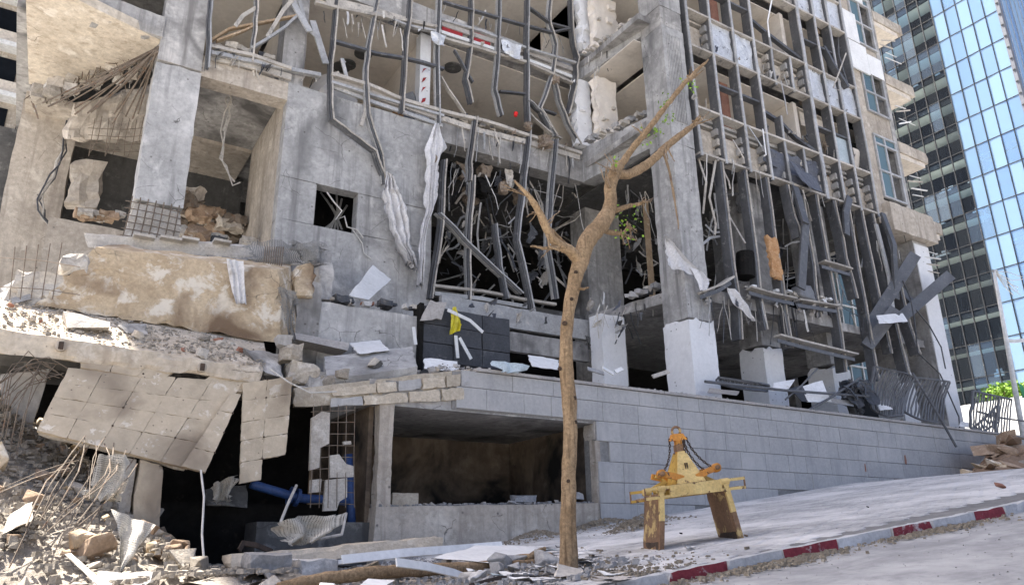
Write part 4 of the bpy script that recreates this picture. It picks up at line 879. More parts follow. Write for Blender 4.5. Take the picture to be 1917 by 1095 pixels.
dangle(26, (1300,270,1600,285), YR-.05, .3, GM, 4, .4, 1.3, .36); dangle(30, (1290,545,1640,555), YR-.1, .4, GM, 5, .3, 1.2, .13); dangle(18, (830,-5,1080,20), YL-.1, .4, GM, 6, .2, .9, .3)
dangle(26, (840,300,1080,320), YL+.3, .5, GM, 7, .5, 1.8, .12); dangle(14, (1095,110,1200,140), 14.9, .5, GM, 8, .2, .5, -.6); dangle(16, (1300,60,1600,75), YR+.1, .3, GM, 9, .2, .6, .44); dangle(16, (1300,170,1600,185), YR+.1, .3, GM, 10, .2, .6, .4)
dangle(12, (1170,340,1240,360), 15.5, .5, GM, 11, .5, 1.6); dangle(16, (1110,545,1240,590), 14.2, .5, GM, 12, .3, .9); dangle(14, (1640,430,1720,470), YR-.1, .4, GM, 13, .3, 1.2); dangle(14, (60,165,290,175), 18.3, .5, ['rebar','rail_dust'], 14, .2, .7, -.2)
# junk inside the upper rooms: tipped furniture, ceiling boards
for i in range(40):
    side = fr.random() < .5
    if side: p = V3((fr.uniform(4.4, 12.3), fr.uniform(16.8, 20), 10.95 if fr.random() < .7 else 14.5))
    else: p = V3((fr.uniform(14.2, 21.8), fr.uniform(13.6, 16.8), fr.choice([10.95, 14.45])))
    w, d, h2 = fr.uniform(.15,.5), fr.uniform(.1,.4), fr.uniform(.1,.9); m = M().cbox(-w, w, -d, d, 0, h2*1.2, .4, .02, .02, 3, i)
    rot = Matrix.Rotation(fr.uniform(-.9,.9), 3, 'Y') @ Matrix.Rotation(fr.uniform(0,3), 3, 'Z'); m.v = [p+rot@v for v in m.v]; part('room_debris', m, fr.choice(['wood','white_board','steel_dark','plaster','grey_seat','concrete','insulation']))

# crumpled ducts and ceiling boards hanging in the dark bays
def scraps(n, box, Y0, Y1, mats, seed, s0=.12, s1=.4, slope=0.):
    q = random.Random(seed)
    for i in range(n):
        x = q.uniform(box[0], box[2]); y = q.uniform(box[1], box[3])+(x-box[0])*slope; p = PY(x, y, q.uniform(Y0, Y1)); s1_ = q.uniform(s0, s1); a = q.uniform(0, 3.1); e = V3((math.cos(a), q.uniform(-.5,.5), math.sin(a)))*s1_*.45; d = V3((-math.sin(a)*.8, q.uniform(-.4,.4), -abs(math.cos(a))-.2))*s1_*1.5
        part('torn_sheet', M().sheet([p-e, p-e*.8+d*.5, p-e*.5+d], [p+e, p+e*.9+d*.5, p+e*.3+d], 7, 9, .03, 1.3, s1_*.28, .006, (0,-1,0), seed*31+i, .25), q.choice(mats))
SM = ['fin_light','rail_dust','fin_grey','slate_sheet','concrete_dark','fin_grey']
scraps(46, (838,300,1075,500), 16.2, 19, SM, 1, slope=.1); scraps(34, (1315,320,1600,440), 13.3, 16.5, SM, 2, slope=.3); scraps(16, (1168,350,1240,520), 15.4, 18, SM, 3)
scraps(20, (845,205,1085,215), YL-.2, YL+.2, SM+['white_board','fluff'], 4, .06, .18, .28); scraps(16, (1300,275,1620,285), YR-.1, YR+.1, SM, 5, .06, .2, .36); scraps(26, (1300,540,1620,560), YR-.15, YR+.2, SM+['white_board','coping'], 6, .07, .25, .1)
scraps(16, (600,0,1080,20), YL-.2, YL+.1, SM+['white_board'], 7, .05, .16, .22); scraps(14, (395,85,590,95), YL-.2, YL+.1, SM+['white_board'], 8, .06, .18, .27); scraps(14, (1290,60,1620,80), YR-.1, YR+.2, SM+['fluff'], 9, .05, .16, .43); scraps(14, (1290,165,1620,185), YR-.1, YR+.2, SM+['fluff'], 10, .05, .16, .38)
scraps(12, (1100,560,1240,640), 13.6, 15, SM, 11, .08, .3); scraps(14, (820,560,1040,600), 15.0, 15.6, SM, 12, .08, .25)

# ================================================================== collapsed corner at the left
# fallen floor slab
A0, A1, A2, A3 = PY(-60,606,11.6), PY(502,692,11.6), PY(-60,655,11.6), PY(500,717,11.6)
c = [A2, A3, A3+V3((.35,1.7,.45)), A2+V3((0,1.8,.45)), A0, A1, A1+V3((.35,1.7,.98)), A0+V3((0,1.8,.98))]
fs = thing('fallen_slab', 'long fallen concrete floor slab with gritty sunlit top below the big tan block', 'slab', (1.1, 12, 2.4))
O('slab', M().block(c, (34,8,4), .03, .09, 3, 2, [(0,1,.12)]), 'slab_warm', fs)
for (px, py) in ((114,648),(378,688)):     # sockets in the slab edge
    p = PY(px, py, 11.56); O('socket', M().tube([p+V3((0,-.025,0)), p+V3((0,.12,0))], .07, 12), 'concrete_warm', fs)
    O('bolt', M().box(p.x-.03, p.x+.03, p.y-.06, p.y-.03, p.z-.05, p.z+.05), 'rust_dark', fs)
# big tan block standing on the slab
c = [PY(55,572,12.9), PY(527,643,12.9), PY(560,640,13.7), PY(95,560,13.8), PY(165,462,13.0), PY(522,506,13.0), PY(548,496,13.7), PY(190,455,13.8)]
T(O('tan_block', M().block(c, (30,6,12), .035, .12, 2.4, 3, [(0,0,.5)]), 'tan_block'), 'huge broken tan stone block standing on the fallen slab', 'block')
for (x, y, s, seed) in ((85,530,.30,1),(150,490,.2,2),(60,560,.25,3)):
    p = PY(x, y, 13.0); T(O('broken_chunk', M().cbox(p.x-s*1.3, p.x+s, 12.95, 13.6, p.z-s, p.z+s*.5, .1, .07, .15, 4, seed), 'broken_pale'), 'pale jagged chunk at the broken end of the tan block', 'chunk', 'pale chunks beside the tan block')
# ruined floor edge behind the tan block
pl = thing('broken_floor_edge', 'broken floor edge with flaking plaster behind the tan block', 'slab', (2.5, 14.4, 5.2))
c = [PY(165,462,14.2), PY(605,500,14.2), PY(605,500,15.6), PY(165,462,15.6), PY(158,438,14.2), PY(600,470,14.2), PY(600,470,15.6), PY(158,438,15.6)]
O('slab', M().block(c, (28,6,4), .04, .08, 3, 12), 'broken_pale', pl)
for i in range(11):
    x = 190+i*26; p = PY(x, 468+i*2.3, 14.12); O('block', M().cbox(p.x-.11, p.x+.11, 14.02, 14.25, p.z-.09, p.z+.05, .08, .015, .03, 5, i), fr.choice(['concrete','coping']), pl)
for (x0, x1, y0) in ((250,290,440),(340,372,446),(400,432,450),(300,340,444)):
    a, b = PY(x0, y0, 14.1), PY(x1, y0+5, 14.1); O('flake', M().box(a.x, b.x, 14.02, 14.3, a.z-.02, a.z+.03), 'broken_pale', pl)
# tiled wall panels hanging under the slab
def tiled_panel(name, label, TL, TR, BL, BR, nu, nv, skip, mat, th=.10, seed=1, gap=.02, Yt=(11.62,11.25)):
    q = random.Random(seed)
    P4 = [PY(*TL,Yt[0]), PY(*TR,Yt[0]), PY(*BL,Yt[1]), PY(*BR,Yt[1])]
    n = (P4[1]-P4[0]).cross(P4[2]-P4[0]).normalized(); n = n if n.y > 0 else -n
    t = thing(name, label, 'wall panel', min(P4, key=lambda p: p.z))
    at = lambda u, v: (P4[0]*(1-u)+P4[1]*u)*(1-v)+(P4[2]*(1-u)+P4[3]*u)*v
    cs = [at(.01,.99)+n*.04, at(.99,.99)+n*.04, at(.99,.99)+n*(.04+th), at(.01,.99)+n*(.04+th), at(.01,.01)+n*.04, at(.99,.01)+n*.04, at(.99,.01)+n*(.04+th), at(.01,.01)+n*(.04+th)]
    us = sorted([0]+[min(.97, max(.03, (i+q.uniform(-.12,.12))/nu)) for i in range(1, nu)]+[1]); vs = [0]+[(j+q.uniform(-.08,.08))/nv for j in range(1, nv)]+[1]
    if th > .05: O('backing', M().block(cs, (14,2,10), .02, .05, 3, seed), 'broken_pale', t)
    for i in range(nu):
        for j in range(nv):
            if (i, j) in skip: continue
            g = gap*q.uniform(.01, .06)*q.choice([.2,.2,.2,1]); d = n*q.uniform(-.003, .003)
            e = [at(us[i]+g/nu, vs[j+1]-g/nv), at(us[i+1]-g/nu, vs[j+1]-g/nv), at(us[i+1]-g/nu, vs[j]+g/nv), at(us[i]+g/nu, vs[j]+g/nv)]
            e = [p+d for p in e]
            m = M().block([e[0], e[1], e[1]+n*.05, e[0]+n*.05, e[3], e[2], e[2]+n*.05, e[3]+n*.05], (6,1,6), .004, .016, 7, seed*40+i*7+j); O('tile', m, mat, t)
            if q.random() < .4: p = at(us[i+1], vs[j])-n*.012; O('fixing_hole', M().tube([p, p+n*.02], .014, 6), 'rust_dark', t)
    return t
tiled_panel('hanging_wall_section', 'large tilted tan tiled wall panel hanging below the fallen slab', (128,688), (455,716), (68,806), (352,876), 5, 4, set(), 'panel_tan', seed=3)
tiled_panel('hanging_wall_section', 'narrow tan tiled strip beside the large tilted panel', (432,735), (452,738), (340,872), (385,884), 1, 4, set(), 'panel_tan', .04, 5, .05, (11.5,11.15))
tiled_panel('hanging_wall_section', 'hanging ragged panel of small tan tiles with torn edges', (455,716), (548,704), (448,905), (532,890), 2, 5, {(1,4)}, 'panel_tan', .03, 7, .06, (11.55,11.4))
tiled_panel('soffit_facing', 'thin tan tiled strip along the underside of the fallen slab', (150,668), (500,716), (152,688), (452,735), 6, 1, {(3,0)}, 'panel_tan', .05, 9, .05, (11.64,11.6))
# broken lintel with beige stones
lt = thing('broken_lintel', 'cracked sagging lintel of beige stones left of the grey retaining wall', 'lintel', (4.6, YW+.2, 2.3))
c = [PY(548,762,YW+.06), PY(885,742,YW+.06), PY(885,742,YW+.5), PY(548,762,YW+.5), PY(548,728,YW+.06), PY(885,690,YW+.06), PY(885,690,YW+.5), PY(548,728,YW+.5)]
O('core', M().block(c, (20,3,5), .035, .06, 3, 21), 'lintel_tan', lt)
for r, (ya, yb, za, zb) in enumerate(((728,697,745,722),(746,723,764,748))):
    x = 620 if r == 0 else 618; q = random.Random(90+r)
    while x < 878:
        w = q.choice([62, 85, 40, 70]) if x < 740 else q.choice([28, 45, 60]); x1 = min(x+w, 880); u0, u1 = (x-600)/280, (x1-600)/280
        f = lambda a, b, u: a+(b-a)*u
        e = [PY(x+1, f(za,zb,u0)-1, YW), PY(x1-1, f(za,zb,u1)-1, YW), PY(x1-1, f(ya,yb,u1)+1, YW), PY(x+1, f(ya,yb,u0)+1, YW)]
        d = V3((0, q.uniform(-.03,.01), 0)); e = [p+d for p in e]; b_ = V3((0,.07,0))
        O('stone', M().block([e[0],e[1],e[1]+b_,e[0]+b_,e[3],e[2],e[2]+b_,e[3]+b_], (5,1,3), .012, .05, 5, int(x)+r), 'lintel_tan' if q.random() < .8 else 'stone_clad', lt); x = x1
# leaning grey slab and loose blocks over the lintel
def slabpx(name, label, cat, quad, Ys, th, mat, n=(10,2,8), amp=.02, chip=.05, seed=1, group=None, dirv=(0,1,0)):
    p = [PY(x, y, Y) for (x, y), Y in zip(quad, Ys)]; d = V3(dirv).normalized()*th     # quad: TL TR BR BL
    m = M().block([p[3],p[2],p[2]+d,p[3]+d,p[0],p[1],p[1]+d,p[0]+d], n, amp, chip, 3, seed); return T(O(name, m, mat), label, cat, group)
slabpx('leaning_slab', 'smooth grey concrete slab lying askew on the cracked lintel', 'slab', [(606,668),(772,648),(782,686),(612,710)], (12.9,12.9,12.0,12.0), .14, 'concrete_blue', seed=2, dirv=(0,.3,-1))
slabpx('leaning_slab', 'cream board edge lying across rubble under the low wall', 'board', [(550,622),(655,642),(652,656),(550,634)], (13.2,13.2,13.1,13.1), .5, 'coping', (8,3,2), .006, .02, 3)
slabpx('broken_pier', 'thin upright broken concrete pier behind the mangled mesh', 'pier', [(600,468),(624,470),(622,560),(592,560)], (14.0,14.0,13.8,13.8), .3, 'concrete', (5,3,10), .04, .08, 4)
slabpx('broken_block', 'tan broken stone block wedged beside the upright pier', 'block', [(548,498),(590,492),(586,556),(552,552)], (13.6,13.6,13.4,13.4), .4, 'tan_block', (6,4,8), .06, .12, 5)
slabpx('broken_block', 'grey slab stub under the tan block corner', 'block', [(455,652),(528,660),(535,705),(500,700)], (12.1,12.3,11.9,11.7), .5, 'concrete', (6,4,5), .04, .1, 6)
for i, (x, y, s) in enumerate(((565,700,.22),(590,712,.16),(548,660,.17),(570,740,.14),(610,715,.13),(530,640,.12),(640,700,.10),(600,735,.18))):
    p = PY(x, y, 12.0); T(O('rubble_block', M().cbox(p.x-s, p.x+s, 11.9, 11.9+2*s, p.z-s*.8, p.z+s*.8, .1, s*.35, s*.4, 4, 60+i), 'concrete' if i % 2 else 'rubble'), 'grey rubble block jammed at the lintel end', 'rubble', 'rubble blocks at the lintel end')
# mangled expanded mesh
def meshsheet(name, label, A, B, Y, mat, seed, fold=.06, rough=.10, nu=14, nv=14, cat='mesh', dY=0, ragged=.3):
    a = [PY(x, y, Y+dY*i) for i, (x, y) in enumerate(A)]; b = [PY(x, y, Y-.1+dY*i) for i, (x, y) in enumerate(B)]
    return T(O(name, M().sheet(a, b, nu, nv, fold, 1.6, rough, .006, (0,-1,0), seed, ragged), mat, smooth=True), label, cat)
meshsheet('mesh_sheet', 'crumpled grey wire mesh draped over the broken floor edge', [(470,452),(468,480),(480,500)], [(602,462),(604,480),(598,500)], 13.7, 'wire_mesh', 1)
meshsheet('mesh_sheet', 'grey wire mesh strip hanging at the tan block end', [(526,540),(528,580),(545,640)], [(556,542),(552,590),(556,650)], 12.8, 'wire_mesh', 2)
meshsheet('mesh_sheet', 'dark bunched wire mesh over a rod bundle beside the pier', [(545,450),(548,478)], [(606,455),(608,492)], 13.5, 'wire_mesh', 3, .12, .12)
for i in range(9):
    a, b = PY(497+i*4.2, 462, 13.6), PY(492+i*4.2, 510, 13.5); T(O('thin_rod', M().tube([a, b], .010, 5), 'rebar'), 'thin vertical steel rod poking from the grey wire mesh', 'rod', 'steel rods by the wire mesh')
# perforated sheet metal
meshsheet('perforated_sheet', 'curled perforated metal sheet with a burnt hole standing before the rubble pile', [(205,953),(228,1010),(222,1068)], [(290,985),(262,1030),(236,1062)], 9.6, 'perf_sheet', 4, .08, .05, dY=-.1, ragged=0)
meshsheet('perforated_sheet', 'torn perforated metal sheet hanging below the large tilted panel', [(186,850),(178,900),(150,935)], [(234,852),(230,900),(212,945)], 10.6, 'perf_sheet', 5, .07, .05)
meshsheet('perforated_sheet', 'big rumpled perforated metal sheet leaning on the dark base wall', [(524,975),(528,1000),(532,1028)], [(632,958),(626,985),(600,1015)], 10.2, 'perf_sheet', 6, .14, .06, ragged=.2)
meshsheet('perforated_sheet', 'small crushed perforated sheet inside the dark cavity', [(392,905),(394,945)], [(440,890),(436,940)], 11.9, 'perf_sheet', 8, .1, .06)
# stub column and blackened pieces in the cavity
slabpx('stub_column', 'spalled tan column stub standing in the rubble under the tilted panel', 'column', [(262,860),(306,866),(298,995),(245,995)], (11.3,11.3,11.2,11.2), .5, 'panel_tan', (6,4,10), .02, .06, 8)
slabpx('stub_column', 'grey steel faced post beside the tan column stub', 'post', [(232,855),(256,858),(240,985),(212,985)], (11.35,11.35,11.3,11.3), .2, 'rail_dust', (4,2,10), .012, .03, 9)
slabpx('cavity_block', 'sooty broken board lying in the dark cavity', 'board', [(385,915),(462,905),(465,948),(390,945)], (12.4,12.4,12.2,12.2), .1, 'concrete_dark', (6,2,5), .03, .06, 10)
# blue pipes
bp = thing('blue_pipe', 'blue water pipe with a flanged elbow in the dark cavity', 'pipe', PY(656, 1000, 12.2))
a, b, c_ = PY(478,908,12.3), PY(560,932,12.3), PY(656,938,12.2)
O('pipe', M().tube([PY(470,905,12.3), a, b, b.lerp(c_,.55), c_], .07, 12), 'blue_pipe', bp, True); O('riser', M().tube([PY(652,850,12.2), c_, PY(660,1010,12.2)], .07, 12), 'blue_pipe', bp, True)
for u in (.80, .95): p = a.lerp(b, u); d = (b-a).normalized(); O('flange', M().tube([p-d*.025, p+d*.025], .14, 12), 'blue_pipe', bp)
# hanging grid of bars with plaster patches
gr = thing('bar_grid', 'hanging square steel bar grid holding broken plaster patches', 'bar grid', PY(620, 950, 11.55))
for i in range(6):
    x = 583+i*15.5; O('bar', M().tube([PY(x+4, 758, 11.7), PY(x+2, 850, 11.6), PY(x-2+i, 950, 11.5)], .007, 5), 'rebar', gr)
for j in range(9):
    y = 770+j*21.5; O('bar', M().tube([PY(582, y+1, 11.62), PY(622, y-1, 11.6), PY(664, y+j*.5-2, 11.6)], .007, 5), 'rebar', gr)
gq = random.Random(4)
for pts in ([(584,782),(603,770),(618,772),(616,830),(600,838),(598,875),(580,880),(582,830)],[(618,852),(635,850),(648,868),(662,872),(662,892),(618,894)],[(582,898),(602,896),(600,920),(581,922)],[(610,898),(650,894),(650,930),(636,938),(630,955),(606,956)],[(643,826),(657,825),(658,831),(645,832)]):
    p = [PY(x, y, 11.56) for x, y in pts]; O('plaster_patch', M().prism(p, (0,.07,0)), 'white_paint' if len(pts) == 5 else 'broken_pale', gr)
# steel cables and rods in the left pile
pile_h = lambda X, Y: -.62+.13*max(X,-4)+ 2.7*max(0,min(1,(Y-9.2)/4.0))**.8*max(0,min(1,(2.0-X)/2.6))**.7 + .25*max(0,min(1,(3.4-X)/2))
rq = random.Random(12)
for i in range(16):
    u = rq.random(); x0, y0 = 130+rq.uniform(0, 130), 815+rq.uniform(0, 60); x1, y1 = x0-rq.uniform(30, 210), rq.uniform(930, 1065); Y0 = rq.uniform(10.8, 11.5); Y1 = rq.uniform(9.2, 10.2)
    a, b = PY(x0, y0, Y0), PY(x1, y1, Y1); bw = rq.uniform(-.12,.18)
    T(O('steel_rod', M().tube([a, a.lerp(b,.2)+V3((bw*.6,-.1,.02)), a.lerp(b,.45)+V3((bw,-.18,.02)), a.lerp(b,.75)+V3((bw*.6,-.12,0)), b], rq.choice([.005,.006,.008]), 5), 'rebar'), 'bent steel reinforcing rod spilling from the left rubble pile', 'rod', 'reinforcing rods in the left pile')
for i in range(16):
    x0, y0 = rq.uniform(-20, 60), rq.uniform(690, 800); a = PY(x0, y0, 11.4); e = PY(rq.uniform(60, 135), rq.uniform(675, 720), 11.7)
    T(O('curled_rod', M().tube([a+V3((0,0,-.5)), a, a.lerp(e,.3)+V3((0,0,rq.uniform(.1,.3))), a.lerp(e,.6)+V3((0,0,rq.uniform(.1,.35))), e], .007, 5), 'rebar'), 'curled reinforcing rod arching under the slab end', 'rod', 'curled rods under the slab end')
for i in range(5):
    a, b = PY(28+i*22, 462-2*i, 12.9), PY(18+i*20, 560, 12.9); T(O('thin_rod', M().tube([a, b], .007, 5), 'rebar'), 'upright pale steel rod behind the broken end of the tan block', 'rod', 'upright rods left of the tan block')
for j in range(2):
    a, b = PY(0, 482+55*j, 12.88), PY(150, 500+52*j, 12.88); T(O('thin_rod', M().tube([a, a.lerp(b,.5)+V3((0,0,.03)), b], .006, 5), 'rebar'), 'level pale steel rod crossing the upright rods', 'rod', 'level rods left of the tan block')
T(O('white_cable', M().tube([PY(376,880,11.0), PY(382,930,10.6), PY(378,1000,10.2), PY(384,1080,9.6)], .014, 6), 'cable_white'), 'white cable hanging from the tilted panel to the rubble', 'cable')
T(O('white_cable', M().tube([PY(505,690,11.5), PY(540,715,11.4), PY(580,735,11.45), PY(630,733,11.5)], .012, 6), 'cable_white'), 'white cable looping from the slab end to the lintel', 'cable')
T(O('grey_hose', M().tube([PY(555,908,11.6), PY(540,940,11.4), PY(526,975,11.2), PY(540,1000,11.0), PY(600,1008,11.0), PY(640,1000,11.2), PY(648,960,11.4)], .022, 7), 'rail_dust'), 'grey flexible hose curling round the rumpled perforated sheet', 'hose')
# soft pale sheets at the far left edge
for i, quad in enumerate(([(0,700),(95,690),(60,800),(0,790)],[(0,760),(70,790),(75,830),(0,815)],[(0,540),(50,505),(60,560),(0,575)])):
    slabpx('grey_sheet', ['blue grey wall slab leaning behind the curled rods','pale metal sheet lying on top of the left pile','pale slab behind the upright rods'][i], 'slab', quad, (13.2,13.2,12.9,12.9), .12, 'concrete_blue' if i != 1 else 'white_board', (6,2,6), .03, .06, 40+i)

# ------------------------------------------------------------------ rubble
CH = {}
def chunk_mesh(i, mat):
    if (i, mat) in CH: return CH[(i, mat)]
    q = random.Random(500+i); bm = bmesh.new(); fl = q.choice([.45,.6,.8])
    for k in range(q.randint(9, 14)): bm.verts.new((q.uniform(-1,1), q.uniform(-.75,.75), q.uniform(-fl,fl)))
    r = bmesh.ops.convex_hull(bm, input=bm.verts); bmesh.ops.delete(bm, geom=[v for v in bm.verts if not v.link_faces], context='VERTS')
    bmesh.ops.bevel(bm, geom=bm.edges[:], offset=.035, segments=1, affect='EDGES')
    me = bpy.data.meshes.new('rubble_chunk'); bm.to_mesh(me); bm.free(); me.materials.append(MATS[mat]); CH[(i, mat)] = me; return me
gq = random.Random(99)
def scatter(n, fx, fy, hz, s0, s1, mats, name, label, cat, group, flat=.3, pw=2.0):
    for k in range(n):
        X, Y = fx(), fy(); s = s0+(s1-s0)*gq.random()**pw
        inst_ = inst(name, chunk_mesh(gq.randrange(14), gq.choice(mats)), (X, Y, hz(X, Y)+s*flat*gq.uniform(.2,.9)), (gq.uniform(-.5,.5), gq.uniform(-.5,.5), gq.uniform(0,6.3)), (s, s, s))
        T(inst_, label, cat, group)
def gritbed(name, label_kind, fx, fy, hz, n, s0, s1, mat, parent=None):
    m = M()
    for k in range(n):
        X, Y = fx(), fy(); s = s0+(s1-s0)*gq.random()**3; z = hz(X, Y)+s*.2
        c0 = V3((X, Y, z)); ca, sa = math.cos(k*2.4), math.sin(k*2.4); l_, w_, h_ = s*gq.uniform(.7,1.2), s*gq.uniform(.5,.9), s*gq.uniform(.3,.75); vs = []
        for (i1, j1, k1) in ((-1,-1,-1),(1,-1,-1),(1,1,-1),(-1,1,-1),(-1,-1,1),(1,-1,1),(1,1,1),(-1,1,1)):
            q_ = 1-.45*gq.random()*(k1 > 0); x_, y_ = i1*l_*q_*gq.uniform(.7,1), j1*w_*q_*gq.uniform(.7,1); vs.append(c0+V3((x_*ca-y_*sa, x_*sa+y_*ca, k1*h_*gq.uniform(.6,1))))
        m.hexa(vs)
    return K(O(name, m, mat, parent), 'stuff')
# mound under the left pile
m = M(); NX, NY = 44, 36
for i in range(NX+1):
    for j in range(NY+1):
        X, Y = -4+7.5*i/NX, 8.2+6.2*j/NY; p = V3((X, Y, pile_h(X, Y)-.10)); p.z += .16*noise.noise(V3((X*1.7, Y*1.7, 3)))+.08*noise.noise(V3((X*5, Y*5, 1))); m.v.append(p)
for i in range(NX):
    for j in range(NY): m.f.append((i*(NY+1)+j, (i+1)*(NY+1)+j, (i+1)*(NY+1)+j+1, i*(NY+1)+j+1))
K(O('rubble_mound', m, 'grit'), 'stuff')
scatter(115, lambda: gq.uniform(-2.2, 1.9), lambda: gq.uniform(9.0, 13.4), pile_h, .06, .26, ['rubble','rubble','rubble_brown','rubble_brown','tan_block'], 'rubble_chunk', 'jagged concrete rubble chunk in the left pile below the tilted panel', 'rubble', 'rubble chunks in the left pile', .3, 1.7)
gritbed('gravel', '', lambda: gq.uniform(-2.8, 2.6), lambda: gq.uniform(8.4, 13.6), pile_h, 5200, .02, .075, 'rubble')
front_h = lambda X, Y: gz(X)+.02+.28*max(0,min(1,(4.2-X)/3))*max(0,min(1,(Y-6)/2.5))+.05*max(0, noise.noise(V3((X*1.5,Y*1.5,0))))
m = M(); NX, NY = 50, 24
for i in range(NX+1):
    for j in range(NY+1):
        X, Y = -3+8.6*i/NX, 5.2+6.4*j/NY; u = max(0, min(1, (5.4-X)/.8)); p = V3((X, Y, front_h(X, Y)-.03-(1-u)*.12)); p.z += .03*noise.noise(V3((X*4, Y*4, 2))); m.v.append(p)
for i in range(NX):
    for j in range(NY): m.f.append((i*(NY+1)+j, (i+1)*(NY+1)+j, (i+1)*(NY+1)+j+1, i*(NY+1)+j+1))
K(O('grit_layer', m, 'grit'), 'stuff')
scatter(110, lambda: gq.uniform(-.6, 5.0), lambda: gq.uniform(6.6, 11.2), front_h, .04, .19, ['rubble_blue','rubble_blue','rubble','broken_pale'], 'rubble_chunk', 'grey rubble chunk strewn on the ground before the dark cavity', 'rubble', 'rubble chunks strewn on the ground', .3, 2.4)
gritbed('gravel', '', lambda: gq.uniform(-.5, 5.2), lambda: gq.uniform(5.6, 11.4), front_h, 6000, .010, .045, 'rubble_blue')
gritbed('litter', '', lambda: 4.2+abs(gq.gauss(0,.55)), lambda: gq.uniform(5.1, 8.5), lambda X, Y: gz(X)+.004, 2200, .006, .03, 'dry_litter')
gritbed('litter', '', lambda: 5.0+gq.random()**1.6*4.0, lambda: 0, lambda X, Y: gz(X)-.07, 1, .01, .02, 'dry_litter')
m_ = []
def kl(): 
    X = gq.choice([gq.uniform(4.2,6.4), gq.gauss(7.6,.5), gq.gauss(5.6,.3)]); m_.append(X); return X
gritbed('kerb_litter', '', kl, lambda: kerb_y(m_[-1])-abs(gq.gauss(0,.16))-.01, lambda X, Y: gz(X)-.07, 1900, .006, .03, 'dry_litter')
gritbed('road_grit', '', lambda: gq.uniform(3, 12), lambda: gq.uniform(2, 5.0), lambda X, Y: gz(X)-.066-.02*max(0,5-Y), 800, .003, .010, 'rubble_blue')
gritbed('pavement_grit', '', lambda: gq.uniform(4.5, 24), lambda: gq.uniform(5.2, 11.7), lambda X, Y: gz(X)+.001, 900, .003, .009, 'rubble_blue')
# heap of dry litter under the clamp and by the wall foot
for (cx_, cy_, r_, n_) in ((8.2,9.6,.35,700),(9.4,10.6,.5,600),(7.3,11.0,.5,500),(9.0,11.3,.6,700)):
    gritbed('litter', '', lambda: cx_+gq.gauss(0, r_*.6), lambda: min(YW-.05, cy_+gq.gauss(0, r_*.5)), lambda X, Y: gz(X)+.14*math.exp(-((X-cx_)**2+(Y-cy_)**2)/(r_*r_*.6)), n_, .008, .035, 'dry_litter')
# on the fallen slab, on the sill, along the terrace edge
slab_z = lambda X, Y: A1.z+.02+(Y-11.6)*.56+(X-A1.x)*(A0.z-A1.z)/(A0.x-A1.x)
gritbed('gravel', '', lambda: gq.uniform(-.8, 2.85), lambda: gq.uniform(11.62, 12.95), slab_z, 1500, .008, .035, 'rubble')
scatter(26, lambda: gq.uniform(-.7, 2.8), lambda: gq.uniform(11.7, 12.8), slab_z, .03, .14, ['broken_pale','rubble','brick_red'], 'rubble_chunk', 'small pale rubble chunk on top of the fallen slab', 'rubble', 'rubble chunks on the fallen slab', .35, 1.5)
slabpx('slab_fragment', 'flat pale concrete fragment lying on the fallen slab', 'slab', [(118,582),(205,602),(205,612),(125,612)], (12.1,12.0,11.9,11.9), .5, 'broken_pale', (8,3,2), .02, .05, 51)
slabpx('slab_fragment', 'smooth triangular concrete flake leaning on the tan block', 'slab', [(215,606),(275,605),(280,627),(235,622)], (12.5,12.6,12.3,12.2), .05, 'concrete', (6,1,4), .02, .05, 52)
sill_z = lambda X, Y: .69+.031*(X-4.8)
gritbed('gravel', '', lambda: gq.uniform(4.8, 9.2), lambda: gq.uniform(YW, YW+.9), sill_z, 1500, .012, .05, 'rubble_blue')
scatter(18, lambda: gq.uniform(4.85, 9.1), lambda: gq.uniform(YW+.05, YW+.5), sill_z, .03, .12, ['rubble_blue','rubble','broken_pale'], 'rubble_chunk', 'small rubble chunk on the concrete sill of the opening', 'rubble', 'rubble chunks on the opening sill', .4, 1.5)
slabpx('sill_block', 'squared pale masonry block resting at the left end of the sill', 'block', [(735,922),(783,922),(784,947),(734,950)], (12.0,12.0,11.95,11.95), .3, 'lintel_tan', (5,3,3), .01, .03, 53)
slabpx('sill_block', 'rounded grey rubble block lying halfway along the sill', 'block', [(968,925),(1005,928),(1008,940),(966,940)], (12.1,12.1,12.0,12.0), .25, 'rubble_blue', (5,3,3), .03, .08, 54)
slabpx('sill_block', 'small rubble block on the sill behind the tree trunk', 'block', [(1082,920),(1092,922),(1094,935),(1080,935)], (12.1,12.1,12.0,12.0), .2, 'rubble_blue', (4,3,3), .03, .06, 55)
terr = lambda X, Y: 3.14
gritbed('gravel', '', lambda: gq.uniform(5.9, 13), lambda: gq.uniform(YW+.02, YW+.6), terr, 1100, .010, .05, 'rubble_blue')
scatter(20, lambda: 4.6+abs(gq.gauss(0,1.6)), lambda: gq.uniform(11.9, 13.4), lambda X, Y: 3.05, .04, .16, ['rubble_blue','rubble','broken_pale','concrete_dark'], 'rubble_chunk', 'grey rubble chunk on the terrace edge above the lintel', 'rubble', 'rubble chunks on the terrace edge', .4, 1.6)
